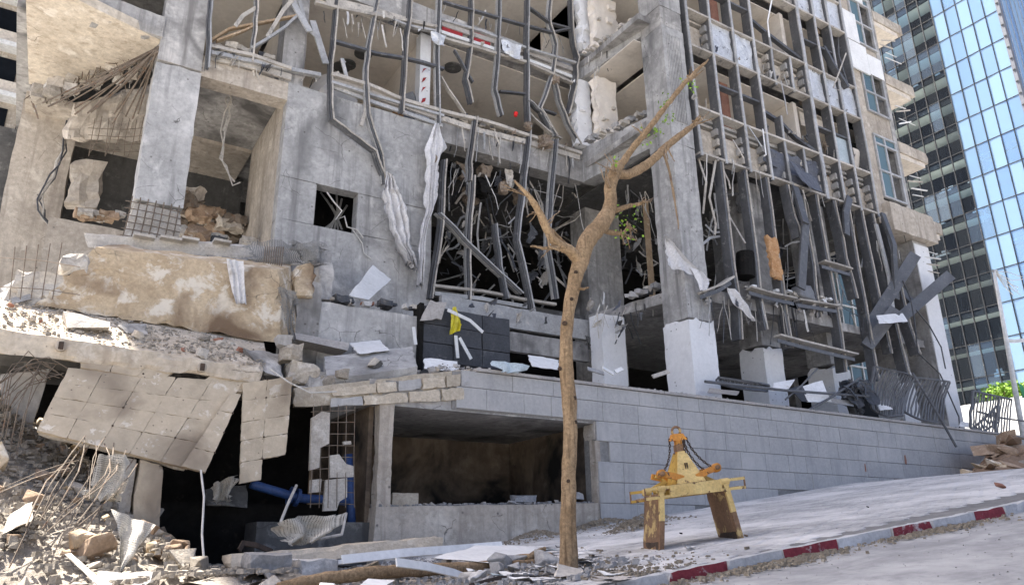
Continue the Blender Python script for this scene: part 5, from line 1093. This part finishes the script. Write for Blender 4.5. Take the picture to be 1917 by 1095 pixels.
# fallen stone beam, log and boards on the ground
slabpx('fallen_beam', 'long fallen stone faced beam lying before the opening', 'beam', [(425,1040),(830,1003),(832,1030),(430,1064)], (9.6,9.9,9.8,9.5), .4, 'lintel_tan', (22,3,3), .03, .06, 61)
for i, (x, y) in enumerate(((590,1062),(545,1075),(500,1050))):
    p = PY(x, y, 9.0); T(O('rubble_block', M().cbox(p.x-.22, p.x+.22, 8.8, 9.3, p.z-.12, p.z+.08, .09, .04, .06, 5, 66+i), 'rubble_blue'), 'flat grey rubble block lying below the fallen beam', 'rubble', 'rubble blocks below the fallen beam')
slabpx('rubble_slab', 'rounded grey concrete slab at the foot of the left pile', 'slab', [(180,1072),(290,1072),(292,1098),(175,1098)], (8.9,8.9,8.7,8.7), .5, 'rubble_blue', (8,4,3), .03, .12, 62)
slabpx('rubble_slab', 'big tilted pale slab lying in the left pile', 'slab', [(20,962),(62,935),(58,975),(0,1002)], (10.2,10.3,9.9,9.8), .3, 'broken_pale', (6,3,5), .02, .08, 63)
slabpx('wood_post', 'splintered pale timber post leaning at the front of the pile', 'post', [(122,1036),(134,1034),(205,1095),(188,1098)], (8.6,8.6,8.2,8.2), .09, 'rail_dust', (3,2,10), .015, .02, 64)

# ================================================================== tree, log
tr = thing('street_tree', 'bare pruned tree with knotted tan trunk before the retaining wall', 'tree', PY(1064, 1066, 6.3))
PXM = lambda Y: (Y/0.79)/FPX                       # metres per photo pixel near the trunk plane
def limb(name, pts, Y, par=tr, mat='bark', n=12, wob_=.01):
    P_ = []; Rr = []
    for i, (x, y, w, dY) in enumerate(pts):
        p = PY(x, y, Y+dY); P_.append(p); Rr.append(w*.5*p.length/FPX*.90)
    Q, S = [], []
    for i in range(len(P_)-1):
        for k in range(9):
            u = k/9; a = P_[max(i-1,0)]; b = P_[i]; c = P_[i+1]; d = P_[min(i+2,len(P_)-1)]
            q = b*2+(c-a)*u+(a*2-b*5+c*4-d)*u*u+(b*3-a-c*3+d)*u**3; q = q*.5
            Q.append(q+noise.noise_vector(q*4)*wob_); S.append((Rr[i]*(1-u)+Rr[i+1]*u)*(1+.07*noise.noise(q*6)))
    Q.append(P_[-1]); S.append(Rr[-1]); m = M().tube(Q, S, n); m.v = [v+noise.noise_vector(V3((v.x*26, v.y*26, v.z*5)))*.008+noise.noise_vector(v*9)*.006 for v in m.v]
    return O(name, m, mat, par, True)
limb('trunk', [(1066,1088,58,0),(1064,1066,42,0),(1064,1050,36,0),(1063,960,31,0),(1066,870,29,0),(1067,780,29,0),(1062,700,31,0),(1060,640,27,0),(1066,580,26,0),(1075,530,29,0),(1086,490,33,0),(1100,450,36,0),(1128,416,34,.05),(1142,385,27,.08),(1142,350,25,.1),(1152,322,26,.12),(1162,308,20,.15)], 6.3, n=30)
limb('branch', [(1154,322,16,.12),(1175,290,14,.1),(1205,252,12,0),(1250,195,10,-.1),(1290,148,9,-.15),(1326,112,3,-.2)], 6.3)
limb('branch', [(1152,326,18,.12),(1180,326,19,.15),(1215,306,18,.2),(1250,272,15,.25),(1285,245,12,.3),(1312,224,5,.3)], 6.3)
limb('branch', [(1086,495,24,0),(1068,470,23,-.05),(1040,452,20,-.1),(1022,425,19,-.12),(1008,395,15,-.15),(985,362,10,-.2),(962,338,3,-.2)], 6.3)
limb('branch', [(1050,462,12,-.08),(1028,464,8,-.15),(993,461,3,-.2)], 6.3, n=8)
limb('branch', [(1026,425,10,-.1),(1042,440,9,0),(1060,458,7,.1)], 6.3, n=8)
limb('branch', [(1120,428,13,.05),(1148,437,11,.1),(1168,436,8,.1),(1178,420,5,.1)], 6.3, n=8)
limb('branch', [(1140,398,13,.08),(1170,388,11,.05),(1206,380,5,0)], 6.3, n=8)
limb('branch', [(1240,283,6,.2),(1252,320,5,.2),(1262,370,5,.2),(1270,430,2,.2)], 6.3, n=6, mat='bark_grey')
limb('branch', [(1024,430,6,-.1),(1030,460,4,-.2),(1048,470,3,-.2)], 6.3, n=6)
limb('branch', [(1080,540,9,0),(1092,540,7,-.1),(1102,537,3,-.1)], 6.3, n=6)
for (x, y, s) in ((1057,605,9),(1070,560,8),(1078,510,9),(1048,690,8),(1077,790,8),(1064,900,7),(1075,745,9),(1090,470,8)):
    p = PY(x, y, 6.3); r = s*.5*p.length/FPX; d = -p.normalized(); c = p+d*(.085); m = M().tube([c-d*.03, c+d*.008], [r*1.1, r*.8], 8); O('knot', m, 'knot', tr)
lr = random.Random(8)
for (x, y, dx, dy, n_) in ((985,362,-30,-25,4),(1008,395,-22,12,3),(1022,425,26,-20,3),(1040,452,-30,14,4),(1168,436,14,24,5),(1200,382,16,-14,4),(1206,252,-16,-20,3),(1290,148,20,-24,5),(1300,232,24,-16,6),(1250,272,10,24,3),(1150,322,-18,-26,5),(1140,350,-16,-40,4),(1060,470,-20,-14,3),(1178,420,20,30,4)):
    for k in range(n_):
        a = lr.uniform(-.6,.6); ex, ey = dx*math.cos(a)-dy*math.sin(a), dx*math.sin(a)+dy*math.cos(a); L_ = lr.uniform(.4,1.3)
        limb('twig', [(x+lr.uniform(-6,6), y+lr.uniform(-6,6), 3.4, 0), (x+ex*L_*.5+lr.uniform(-5,5), y+ey*L_*.5, 2.4, lr.uniform(-.1,.1)), (x+ex*L_, y+ey*L_, 1.1, lr.uniform(-.2,.2))], 6.3, n=5, mat=lr.choice(['bark','bark_grey']))
def leaves(pts, n, spread, par=tr):
    m = M()
    for k in range(n):
        x, y = lr.choice(pts); p = PY(x+lr.gauss(0,spread), y+lr.gauss(0,spread), 6.3+lr.uniform(-.15,.2)); a = V3((lr.uniform(-1,1), lr.uniform(-1,1), lr.uniform(-1,.4))).normalized(); L_ = lr.uniform(.03,.06)
        b = a.cross(V3((lr.uniform(-1,1), lr.uniform(-1,1), lr.uniform(-1,1)))).normalized()*L_*.36; a = a*L_
        m.add([p, p+a*.5+b, p+a, p+a*.5-b], [(0,1,2,3)])
    O('leaves', m, 'leaf', par)
leaves([(1248,200),(1252,222),(1232,236),(1215,250),(1244,190)], 70, 7); leaves([(1290,155),(1298,160)], 30, 6); leaves([(1165,400),(1175,410),(1190,400),(1180,440),(1165,445),(1195,395)], 48, 10); leaves([(1150,300),(1212,265)], 14, 4)
lg = thing('fallen_log', 'long peeled tree log lying on the ground among white boards', 'log', PG(780, 1075))
def glimb(name, pts, Y, par, mat='bark'): return limb(name, pts, Y, par, mat, 12)
glimb('log', [(520,1100,20,0),(600,1084,24,0),(700,1072,26,.1),(800,1066,24,.2),(900,1060,22,.3),(985,1046,20,.4),(1032,1040,14,.5)], 7.4, lg)
glimb('broken_end', [(985,1048,14,.35),(1005,1034,12,.4),(1020,1026,7,.5)], 7.3, lg)
glimb('broken_end', [(960,1054,12,.3),(1000,1052,12,.35),(1030,1050,6,.4)], 7.2, lg)

# ================================================================== boards, cloth, bag
def board(label, quad, Ys, mat='white_board', th=.03, group=None, name='white_board', cat='board', seed=1, n=(6,1,6), amp=.012):
    return slabpx(name, label, cat, quad, Ys, th, mat, (10,1,10), amp, .05, sum(quad[0]), group)
board('tilted square white board leaning against the window wall', [(698,495),(733,523),(690,562),(652,553)], (15.3,15.3,14.4,14.4), th=.04)
board('flat white board resting on the grey slab below the low wall', [(654,642),(712,636),(731,655),(672,663)], (13.4,13.4,12.7,12.6), th=.04)
board('white board stood on the lintel under the charcoal wall', [(792,669),(856,676),(861,697),(795,690)], (12.5,12.5,12.2,12.2), th=.03)
board('white board behind the tree trunk on the wall top', [(987,663),(1046,674),(1048,692),(998,686)], (12.6,12.6,12.2,12.2), th=.03)
board('pair of cream card boards hung on the charcoal wall corner', [(806,560),(836,566),(826,598),(786,600)], (13.4,13.4,13.35,13.35), 'coping', .02)
board('white sheet lying on the ground over the log', [(905,1018),(1027,1023),(946,1057),(812,1044)], (9.0,8.9,7.5,7.9), 'white_board', .02, amp=.02, n=(10,1,8))
board('white panel scrap at the foot of the tree', [(1086,1040),(1122,1046),(1120,1053),(1075,1049)], (6.9,6.9,6.6,6.6), th=.02)
board('grey angular sheet propped at the tree foot', [(1044,1050),(1090,1062),(1094,1078),(1040,1076)], (6.0,6.0,5.8,5.8), 'rail_dust', .03, name='grey_sheet', cat='sheet', amp=.03)
board('white card scrap on the ground beneath the log', [(690,1082),(740,1086),(720,1100),(670,1098)], (6.6,6.6,6.2,6.2), th=.02)
board('small white card beside the log bottom', [(600,1090),(630,1092),(622,1100),(596,1100)], (6.4,6.4,6.2,6.2), th=.02)
for lab, pts, w, Y in (('long white metal trim lying across the ground debris',[(640,1047),(760,1034),(870,1026),(940,1020)],.10,8.6),('curved white trim strip across the log',[(742,1052),(800,1060),(850,1072),(892,1088)],.08,7.0),('thin pale trim lying before the fallen beam',[(620,1054),(700,1042),(790,1030)],.05,8.9),('dark rod on the ground below the log',[(880,1095),(930,1082),(990,1076)],.03,6.3),('pale bent trim propped on the dark base wall',[(448,1030),(455,1016),(480,1020),(510,1032)],.07,10.5)):
    T(O('trim_strip', M().bar([PY(x, y, Y+.1*i) for i, (x, y) in enumerate(pts)], w, .02, (0,.4,1)), 'white_board' if 'dark' not in lab else 'rust_dark'), lab, 'trim')
for i in range(26):
    x, y = rq.uniform(840, 1160), rq.uniform(1025, 1092); p = PG(x, y, .03); s = rq.uniform(.05,.2)
    T(O('card_scrap', M().sheet([p+V3((-s,0,.02)), p+V3((-s*.8,s,.04))], [p+V3((s,-.05,.03)), p+V3((s*.7,s*.9,.02))], 3, 3, .01, 1, .02, .006, (0,0,1), i), rq.choice(['white_board','white_board','coping','steel_dark','skyblue_cover'])), 'thin torn card scrap among the debris near the tree foot', 'scrap', 'card scraps near the tree foot')
def cloth(label, A, B, YA, YB, nu=18, nv=44, fold=.05, nf=2.5, rough=.03, seed=1, mat='cloth_white', name='torn_cloth', ragged=.16, cat='cloth'):
    return T(O(name, M().sheet([PY(x, y, YA) for x, y in A], [PY(x, y, YB) for x, y in B], nu, nv, fold, nf, rough, .006, (0,-1,0), seed, ragged), mat, smooth=True), label, cat)
cloth('long white curtain strip hanging from the upper floor beside the dark bay', [(815,232),(797,285),(800,340),(795,400),(782,470),(780,545)], [(820,232),(834,275),(822,310),(818,370),(800,430),(790,548)], YL-.35, YL-.25, seed=2, fold=.07)
cloth('bunched white curtain strip snagged on the window wall', [(722,325),(716,370),(726,410),(740,450),(762,495)], [(730,330),(752,372),(765,415),(772,465),(782,515)], YL-.3, YL-.4, seed=3, fold=.12, nf=3.5, rough=.08)
cloth('white patterned cloth flag caught on the corner column', [(1243,440),(1244,470),(1250,500)], [(1245,442),(1290,490),(1332,525)], YR-.12, YR-.25, 18, 18, .05, 2, .03, 4, ragged=.03)
cloth('small dropping end of the patterned cloth below its flag', [(1290,500),(1300,520),(1308,545)], [(1320,512),(1330,525),(1326,542)], YR-.18, YR-.3, 8, 8, .05, 1.5, .03, 9, ragged=.05)
cloth('ragged white cloth strip hanging from the mezzanine shelf', [(1358,538),(1375,570),(1410,604)], [(1376,540),(1398,572),(1420,606)], YR-.1, YR-.2, 8, 12, .04, 1.5, .03, 5)
cloth('white trousers of cloth hanging over the tan block top', [(424,484),(430,520),(440,568)], [(456,490),(456,530),(462,570)], 12.80, 12.78, 10, 12, .035, 2.5, .01, 6, ragged=.03)
cloth('pale crumpled plastic sheet draped on the wall top beside the opening', [(915,676),(930,690),(940,700)], [(985,680),(985,692),(960,698)], 11.7, 11.65, 10, 6, .05, 1.5, .03, 7, 'skyblue_cover')
cloth('yellow plastic bag snagged on the charcoal block wall', [(848,575),(843,600),(838,628)], [(855,575),(862,600),(858,622)], 13.35, 13.3, 8, 10, .05, 2, .03, 8, 'plastic_bag', 'plastic_bag', .05, 'bag')
for lab, pts in (('white metal trim leaning below the yellow bag',[(853,628),(857,670)]),('thin grey trim sloping down from the yellow bag',[(838,580),(880,600),(904,622)]),('pale trim splayed beside the charcoal wall',[(860,632),(882,672)]),('short white trim standing at the low wall end',[(774,612),(778,645)])):
    T(O('trim_strip', M().bar([PY(x, y, 13.3) for x, y in pts], .07, .02), 'white_board'), lab, 'trim')
# things lodged in the facade
p = PY(1505, 545, 12.85); m = M().block([V3((p.x-.35,12.75,p.z-.2)),V3((p.x+.42,12.75,p.z-.28)),V3((p.x+.42,13.1,p.z-.28)),V3((p.x-.35,13.1,p.z-.2)),V3((p.x-.2,12.8,p.z+.15)),V3((p.x+.3,12.8,p.z+.2)),V3((p.x+.3,13.1,p.z+.2)),V3((p.x-.2,13.1,p.z+.15))],(8,4,6),.02,.08,3,4)
T(O('grey_cushion', m, 'grey_seat', smooth=True), 'grey padded seat cushion lying on the mezzanine shelf', 'cushion')
T(O('insulation_bat', M().cbox(*(lambda p: (p.x-.20, p.x+.22, 12.6, 12.72, p.z-.62, p.z+.6))(PY(1449, 482, 12.65)), .08, .05, .09, 6, 3), 'insulation'), 'ragged orange insulation bat hanging between the grey fins', 'insulation')
T(O('cable_drum', M().tube([PY(1395,475,13.0), PY(1396,520,13.0)], .25, 14), 'charred'), 'blackened drum standing behind the grey fins', 'drum')
p = PY(965, 218, YL-.2); T(O('red_cup', M().tube([p, p+V3((.02,0,.12))], [.05,.065], 10), 'letter_red'), 'small red cup on the littered floor edge', 'cup')
sb = thing('shop_building', 'green glazed shop building with red lettering seen through the gutted end bay', 'building', (26.6, 18.5, 2.0))
O('wall', M().box(24.7, 28.6, 17.05, 20, 1.5, 10.35), 'tower_dark', sb); O('fascia', M().box(24.7, 28.6, 17.0, 20, 10.36, 11.05), 'tower_dark', sb); O('canopy', M().box(24.65, 28.6, 16.9, 20, 11.06, 11.5), 'tower_cream', sb)
def letter(strokes, px0, py0, w, h):
    m = M()
    for (u0, v0, u1, v1) in strokes:
        q = [PY(px0+u0*w, py0+v0*h, 16.97), PY(px0+u1*w, py0+v0*h, 16.97), PY(px0+u1*w, py0+v1*h, 16.97), PY(px0+u0*w, py0+v1*h, 16.97)]; m.prism(q, (0,.025,0))
    O('letter', m, 'letter_red', sb)
letter([(0,0,.3,1)], 1571, 487, 10, 17); letter([(0,0,.35,1),(.35,.72,1,1)], 1586, 484, 10, 15); letter([(0,0,.35,1),(.35,0,1,.28),(.35,.42,.9,.7)], 1601, 480, 9, 14)
a = PY(1604, 536, 16.95); O('sign', M().box(a.x, a.x+.75, 16.94, 16.99, a.z-.12, a.z+.12), 'sign_yellow', sb)
for i in range(5):
    X = 24.9+.75*i; wi = O('window', M().box(X, X+.06, 16.95, 17.03, 5.5, 10.2), 'far_white', sb); O('pane', M().box(X+.08, X+.72, 17.0, 17.02, 5.6, 10.1), 'glass_window', wi)
for z in (6.4, 7.6, 8.8): O('transom', M().box(24.9, 28.5, 16.94, 17.0, z-.03, z+.03), 'far_white', sb)
# fallen box beams against the end column
for lab, a, b, Y0, Y1 in (('long charcoal box beam leaning across the end column',(1712,478),(1625,615),12.2,12.9),('charcoal box beam jutting past the end column towards the tower',(1778,516),(1680,600),12.1,12.8),('charcoal box beam lying low behind the mangled railing',(1676,580),(1622,650),12.4,12.9),('charcoal beam stub under the end corbel',(1672,530),(1716,580),12.9,12.8)):
    T(O('box_beam', M().bar([PY(*a,Y0), PY(*b,Y1)], .36, .16, (0,.2,1)), 'rail_paint'), lab, 'beam')
for pts, lab in (([(1690,525),(1705,560),(1712,600),(1718,660),(1760,700),(1795,780),(1800,850)],'black cable drooping from the jutting beam to the pavement'),([(1715,580),(1740,610),(1762,650),(1770,690)],'short black cable looped over the end column')):
    T(O('black_cable', M().tube([PY(x, y, 12.3) for x, y in pts], .02, 6), 'steel_dark'), lab, 'cable')
# ================================================================== mangled railings on the wall
def railing(label, T0, T1, B0, B1, n, bend, Y0, Y1, seed, posts):
    q = random.Random(seed); t = thing('metal_railing', label, 'railing', PY(*B0, Y0))
    a0, a1, b0, b1 = PY(*T0,Y0), PY(*T1,Y1), PY(*B0,Y0), PY(*B1,Y1)
    def pt(u, v):
        p = (a0*(1-u)+a1*u)*(1-v)+(b0*(1-u)+b1*u)*v
        return p+V3((0, -bend*math.sin(math.pi*u)*.6*(1-v)+bend*.35*math.sin(v*math.pi), -bend*.25*math.sin(math.pi*u*1.3)*(.4+v)))
    for i in range(n+1):
        u = i/n; O('post' if i in posts else 'baluster', M().bar([pt(u, k/5)+V3((q.uniform(-.015,.015),q.uniform(-.02,.02),0)) for k in range(6)], .08 if i in posts else .055, .05 if i in posts else .018), 'rail_paint', t)
    for v in (0, 1): O('rail', M().bar([pt(k/10, v) for k in range(11)], .05, .05), 'rail_paint', t)
railing('mangled grey railing bowed over the retaining wall edge', (1638,686), (1712,708), (1632,765), (1690,782), 13, .26, 12.3, 12.0, 1, (0,13))
railing('twisted grey railing panel beside the end column foot', (1712,706), (1778,716), (1692,770), (1766,795), 12, .2, 12.1, 11.9, 2, (0,))
railing('upright grey railing panel at the far end of the wall', (1822,732), (1894,748), (1816,800), (1888,820), 14, .04, 11.95, 11.95, 3, (0,9))
railing('collapsed low railing lying behind the white boards on the wall', (1345,706), (1440,722), (1342,716), (1436,734), 22, .1, 12.4, 12.3, 4, ())
railing('fallen railing fragment leaning inside the upright panel', (1822,800), (1866,760), (1830,812), (1870,790), 10, .05, 12.3, 12.3, 5, ())
T(O('steel_tube', M().tube([PY(1708,698,11.85), PY(1750,765,11.6), PY(1790,836,11.55)], .035, 8), 'rail_paint'), 'straight grey tube hanging over the wall face', 'tube')
for lab, a, b, r in (('long grey handrail tube lying along the wall top',(1320,714),(1630,742),.035),('bent grey pipe propped across the boards on the wall',(1500,775),(1612,706),.03),('grey tube lying at the wall end behind the upright railing',(1830,770),(1917,788),.03),('thin tube leaning on the dark twisted frame',(1470,748),(1530,690),.022)):
    T(O('steel_tube', M().tube([PY(*a,12.1), PY((a[0]+b[0])/2,(a[1]+b[1])/2+3,12.05), PY(*b,12.1)], r, 8), 'rail_paint'), lab, 'tube')
for i, (lab, quad, mt) in enumerate((('big white board standing behind the twisted frame on the wall',[(1500,722),(1540,712),(1557,752),(1512,752)],'white_board'),('white board leaning on the wall top near the second column',[(1450,716),(1488,710),(1478,728),(1446,732)],'white_board'),('grey sheet lying on the wall top beside the corner column',[(1330,726),(1385,732),(1380,740),(1326,735)],'coping'),('dark folded sheet under the leaning white board',[(1478,726),(1500,720),(1520,752),(1500,750)],'steel_dark'),('white sheet on the wall top right of the twisted frame',[(1640,752),(1665,746),(1672,766),(1648,768)],'white_board'),('pale sheet wedged under the box beams',[(1642,590),(1690,586),(1700,602),(1648,606)],'white_board'),('white board scrap on the wall end beside the upright railing',[(1800,788),(1822,792),(1818,800),(1796,798)],'white_board'),('grey board lying by the mangled railing foot',[(1540,742),(1600,752),(1598,760),(1536,752)],'fin_light'))):
    slabpx('loose_board', lab, 'board', quad, (12.35,12.35,12.1,12.1), .03, mt, (5,1,5), .02, .03, 70+i)
m = M()
for k in range(7):
    x, y = rq.uniform(1578, 1618), rq.uniform(706, 728); p = PY(x, y, 12.1+.05*k); e = V3((rq.uniform(.1,.3), 0, rq.uniform(-.15,.15))); d = V3((rq.uniform(-.1,.45), rq.uniform(-.2,.2), -rq.uniform(.5,.95)))
    m.sheet([p-e, p-e+d*.5, p-e*.6+d], [p+e, p+e*1.1+d*.5, p+e*.5+d], 7, 8, .03, 1.2, .12, .02, (0,-1,0), 200+k, .2)
for k in range(7):
    x, y = rq.uniform(1575, 1625), rq.uniform(705, 760); p = PY(x, y, 12.05); d = V3((rq.uniform(-.6,.6), rq.uniform(-.1,.1), rq.uniform(-.3,.3))); m.bar([p, p+d*.5+V3((.04,0,.05)), p+d], .05, .03)
m.uv = None
T(O('twisted_frame', m, 'steel_dark'), 'black twisted metal frame wreck on the retaining wall', 'wreckage')
for i in range(44):
    u = rq.random(); x = 1090+u*720; y = 700+u*98; p = PY(x, y, 11.9+rq.uniform(0,.4)); p.z = 3.14; s = rq.uniform(.03,.13)
    T(O('wall_top_scrap', M().sheet([p+V3((-s,0,.06)), p+V3((-s*.6,.1,.01))], [p+V3((s,0,.03)), p+V3((s,.12,.12*rq.random()))], 3, 3, .01, 1, .04, .008, (0,0,1), i), rq.choice(['white_board','steel_dark','fin_light','coping','skyblue_cover'])), 'torn scrap lying along the top of the retaining wall', 'scrap', 'scraps along the retaining wall top')
for (x0,y0,x1,y1,mt) in ((1100,690,1130,699,'fin_light'),(1128,688,1148,700,'white_board'),(1152,696,1165,690,'white_board'),(1222,705,1252,695,'rail_dust')):
    T(O('trim_strip', M().bar([PY(x0,y0,12.2), PY(x1,y1,12.2)], .09, .03, (0,.5,1)), mt), 'short pale trim lying on the wall top left of the corner column', 'trim', 'trims on the wall top')
# ================================================================== rubble heap at the right end
heap = lambda X, Y: gz(X)+max(0, 1.5*(1-((X-24.6)/2.6)**2)*(1-max(0,(10.9-Y))/2.2))
for i in range(85):
    x, y = rq.uniform(1822, 1925), 0; u = (x-1822)/100; y = rq.uniform(905-14*u-75*min(1,u*1.6), 905); Y = 11.2-(y-815)/90*2.2*rq.uniform(.7,1.1)
    p = PY(x, y, Y); s = .10+.34*rq.random()**1.5
    T(inst('heap_chunk', chunk_mesh(rq.randrange(14), rq.choice(['rubble_brown','rubble_brown','tan_block','rubble','soil'])), p, (rq.uniform(-.4,.4), rq.uniform(-.4,.4), rq.uniform(0,6)), (s*1.3, s, s*.7)), 'brown broken rubble chunk in the heap at the wall end', 'rubble', 'brown chunks in the heap at the wall end')  # brown rubble, cut from the same chunk shapes as the left pile
m = M(); NX = 20
for i in range(NX+1):
    for j in range(NX+1):
        a = PY(1815+115*i/NX, 900, 9.2+2.5*j/NX); u, v = i/NX, j/NX; g = gz(a.x); m.v.append(V3((a.x, a.y, g-.05+max(0, 1.0*v**.8*min(1,u*1.5)+.15*noise.noise(V3((a.x*2,a.y*2,0)))*min(1,3*v)))))
for i in range(NX):
    for j in range(NX): m.f.append((i*(NX+1)+j, (i+1)*(NX+1)+j, (i+1)*(NX+1)+j+1, i*(NX+1)+j+1))
K(O('soil_heap', m, 'soil'), 'stuff')
slabpx('paving_slab', 'large flat brown slab topping the heap at the wall end', 'slab', [(1842,832),(1912,828),(1905,848),(1850,850)], (10.9,11.0,10.6,10.5), .4, 'rubble_brown', (8,3,3), .03, .08, 91)
# ================================================================== yellow lifting clamp on the pavement
cl = thing('lifting_clamp', 'rusty yellow stone lifting clamp standing on the pavement before the stone wall', 'lifting clamp', (6.45, 6.5, gz(6.45)))
O_ = V3((6.47, 6.60, gz(6.47)-.015)); tilt = math.atan(.11)
CS, CA = .80, R(-22)
def W_(x, y, z):
    x, y, z = x*CS, (y-.28)*CS, z*CS; x, z = x*math.cos(tilt)-z*math.sin(tilt)*.35, z*math.cos(tilt)+x*math.sin(tilt)
    return O_+V3((x*math.cos(CA)-y*math.sin(CA), x*math.sin(CA)+y*math.cos(CA), z))
def cpart(name, m, mat, smooth=False, par=None):
    m.v = [W_(v.x, v.y, v.z) for v in m.v]; return O(name, m, mat, par or cl, smooth)
for (xt, xb, sgn) in ((-.46,-.56,-1),(.50,.62,1)):
    pl_ = cpart('clamp_plate', M().block([(xb-.03,0,0),(xb+.03,0,0),(xb+.03,.60,0),(xb-.03,.60,0),(xt-.03,0,.74),(xt+.03,0,.74),(xt+.03,.60,.74),(xt-.03,.60,.74)], (2,8,10), .006, .02, 6, 1), 'rusty_plate')
    cpart('plate_rib', M().bar([(xb+.01,-.025,.0),(xb*.5+xt*.5+.01,-.03,.37)], .07, .05), 'rusty_plate'); cpart('plate_rib', M().bar([(xb*.5+xt*.5+.01,-.032,.37),(xt,-.032,.78)], .072, .05), 'yellow_pale')
    cpart('plate_foot', M().cbox(xb-.02*sgn-.045, xb-.02*sgn+.045, -.01, .5, .0, .10, .06, .012, .02, 8, 2), 'rust_dark')
    for yy in (-.02, .56): cpart('pivot', M().tube([(xt-.06,yy,.79),(xt+.06,yy,.79)], .05, 12), 'yellow_pale')
for yy, mt in ((-.06,'yellow_pale'),(.58,'yellow_paint')):
    cpart('cross_beam', M().cbox(-.34, .44, yy, yy+.05, .665, .83, .08, .002, .008, 6, 3), mt)
    for x0, x1 in ((-.70,-.34),(.44,.80)):
        for z in (.685, .81): cpart('side_rail', M().box(x0, x1, yy+.008, yy+.042, z-.022, z+.018), mt)
        xe = x0 if x0 < 0 else x1; cpart('rail_end', M().box(xe-.008, xe+.008, yy+.012, yy+.038, .66, .83), 'rusty_plate')
for x in (-.62, .70): cpart('tie', M().box(x-.012, x+.012, -.02, .59, .685, .71), 'rusty_plate')
cpart('deck', M().cbox(-.30, .40, -.005, .575, .79, .835, .1, .003, .01, 5, 4), 'rusty_plate')
for y0, y1, mt in ((0,.20,'yellow_pale'),(.56,.36,'rusty_plate')):      # tapered tower plates
    cpart('tower_plate', M().block([(-.20,y0,.83),(.24,y0,.83),(.24,y0+.02,.83),(-.20,y0+.02,.83),(-.055,y1,1.30),(.06,y1,1.30),(.06,y1+.02,1.30),(-.055,y1+.02,1.30)], (8,1,10), .003, .004, 5, 5), mt)
for s_ in (-1, 1): cpart('tower_plate', M().block([(.02+.20*s_-.01,.02,.84),(.02+.20*s_+.01,.02,.84),(.02+.20*s_+.01,.56,.84),(.02+.20*s_-.01,.56,.84),(.06*s_-.01,.2,1.28),(.06*s_+.01,.2,1.28),(.06*s_+.01,.36,1.28),(.06*s_-.01,.36,1.28)], (1,6,8), .003, .004, 5, 6), 'yellow_paint')
for x in (-.012, .018): cpart('slot', M().box(x, x+.01, .085, .12, 1.02, 1.12), 'rust_dark')
for s_, mt in ((-1,'orange_paint'),(1,'orange_paint')):
    cpart('link_arm', M().bar([(.10*s_+.02,.06,.90),(.26*s_+.02,.05,.96),(.42*s_+.02,.05,1.0)], .085, .05, (0,0,1)), mt)
    cpart('link_arm', M().bar([(.10*s_+.02,.46,.90),(.42*s_+.02,.46,1.0)], .08, .05, (0,0,1)), mt)
    cpart('link_pin', M().tube([(.42*s_+.02,-.01,1.0),(.42*s_+.02,.13,1.0)], .035, 12), 'rusty_plate', True); cpart('link_boss', M().tube([(.42*s_+.02,.02,1.0),(.42*s_+.02,.10,1.0)], .065, 14), mt, True)
    cpart('link_arm', M().bar([(.42*s_+.02,.25,1.0),(.30*s_+.02,.26,.90),(.48*s_,.27,.80)], .08, .06, (0,0,1)), 'yellow_paint')
cpart('spindle', M().bar([(0,.28,1.28),(0,.28,1.50)], .09, .09), 'orange_paint'); cpart('collar', M().cbox(-.055,.055,.22,.34,1.30,1.40,.05,.003,.01,5,7), 'rusty_plate')
cpart('head', M().block([(-.13,.22,1.46),(.13,.22,1.46),(.13,.34,1.46),(-.13,.34,1.46),(-.09,.24,1.56),(.09,.24,1.56),(.09,.32,1.56),(-.09,.32,1.56)], (5,2,3), .004, .015, 6, 8), 'orange_paint')
cpart('shackle', M().tube([(math.cos(a)*.065-.01, .28, 1.60+math.sin(a)*.065) for a in [R(-40+28*k) for k in range(10)]], .02, 8), 'rusty_plate', True)
def chain(a, b, c, n):
    a, b, c = V3(a), V3(b), V3(c); ch = []
    for i in range(n):
        u = (i+.5)/n; p = a*(1-u)**2+b*2*u*(1-u)+c*u*u; d = ((b-a)*(1-u)+(c-b)*u).normalized(); L_ = (c-a).length/n*.62; s = V3((0,1,0)) if i % 2 else d.cross(V3((0,1,0)))
        pts = [p+d*L_*math.cos(t)+s*.016*math.sin(t) for t in [R(60*k) for k in range(7)]]; cpart('chain_link', M().tube(pts, .008, 5, False), 'rust_dark')
chain((-.13,.28,1.50),(-.16,.2,1.2),(-.36,.06,1.03),14); chain((.13,.28,1.50),(.18,.2,1.2),(.40,.06,1.0),14); chain((.07,.22,1.46),(.07,.2,1.2),(.30,.03,.93),12); chain((.05,.2,1.45),(.055,.2,1.35),(.06,.2,1.27),4)
# little things on the pavement
for (x, y, mt, lab, s) in ((1275,1000,'charred','small black lump lying between the clamp plates',.035),(1397,1005,'rubble_brown','small brown stone right of the clamp',.04),(1625,950,'charred','tiny black stone on the bright pavement',.03),(1875,915,'brick_red','small brick fragment near the brown heap',.12)):
    p = PG(x, y); T(inst('stone', chunk_mesh(3, mt), p+V3((0,0,s*.4)), (0,0,1), (s,s,s)), lab, 'stone')
p = PG(1300, 1030); T(O('paper_scrap', M().sheet([p+V3((-.1,0,.03)), p+V3((-.06,.12,.05))], [p+V3((.1,.05,.05)), p+V3((.1,.16,.02))], 5, 4, .015, 1, .02, .006, (0,0,1), 3), 'white_board'), 'crumpled white paper scrap before the clamp', 'scrap')
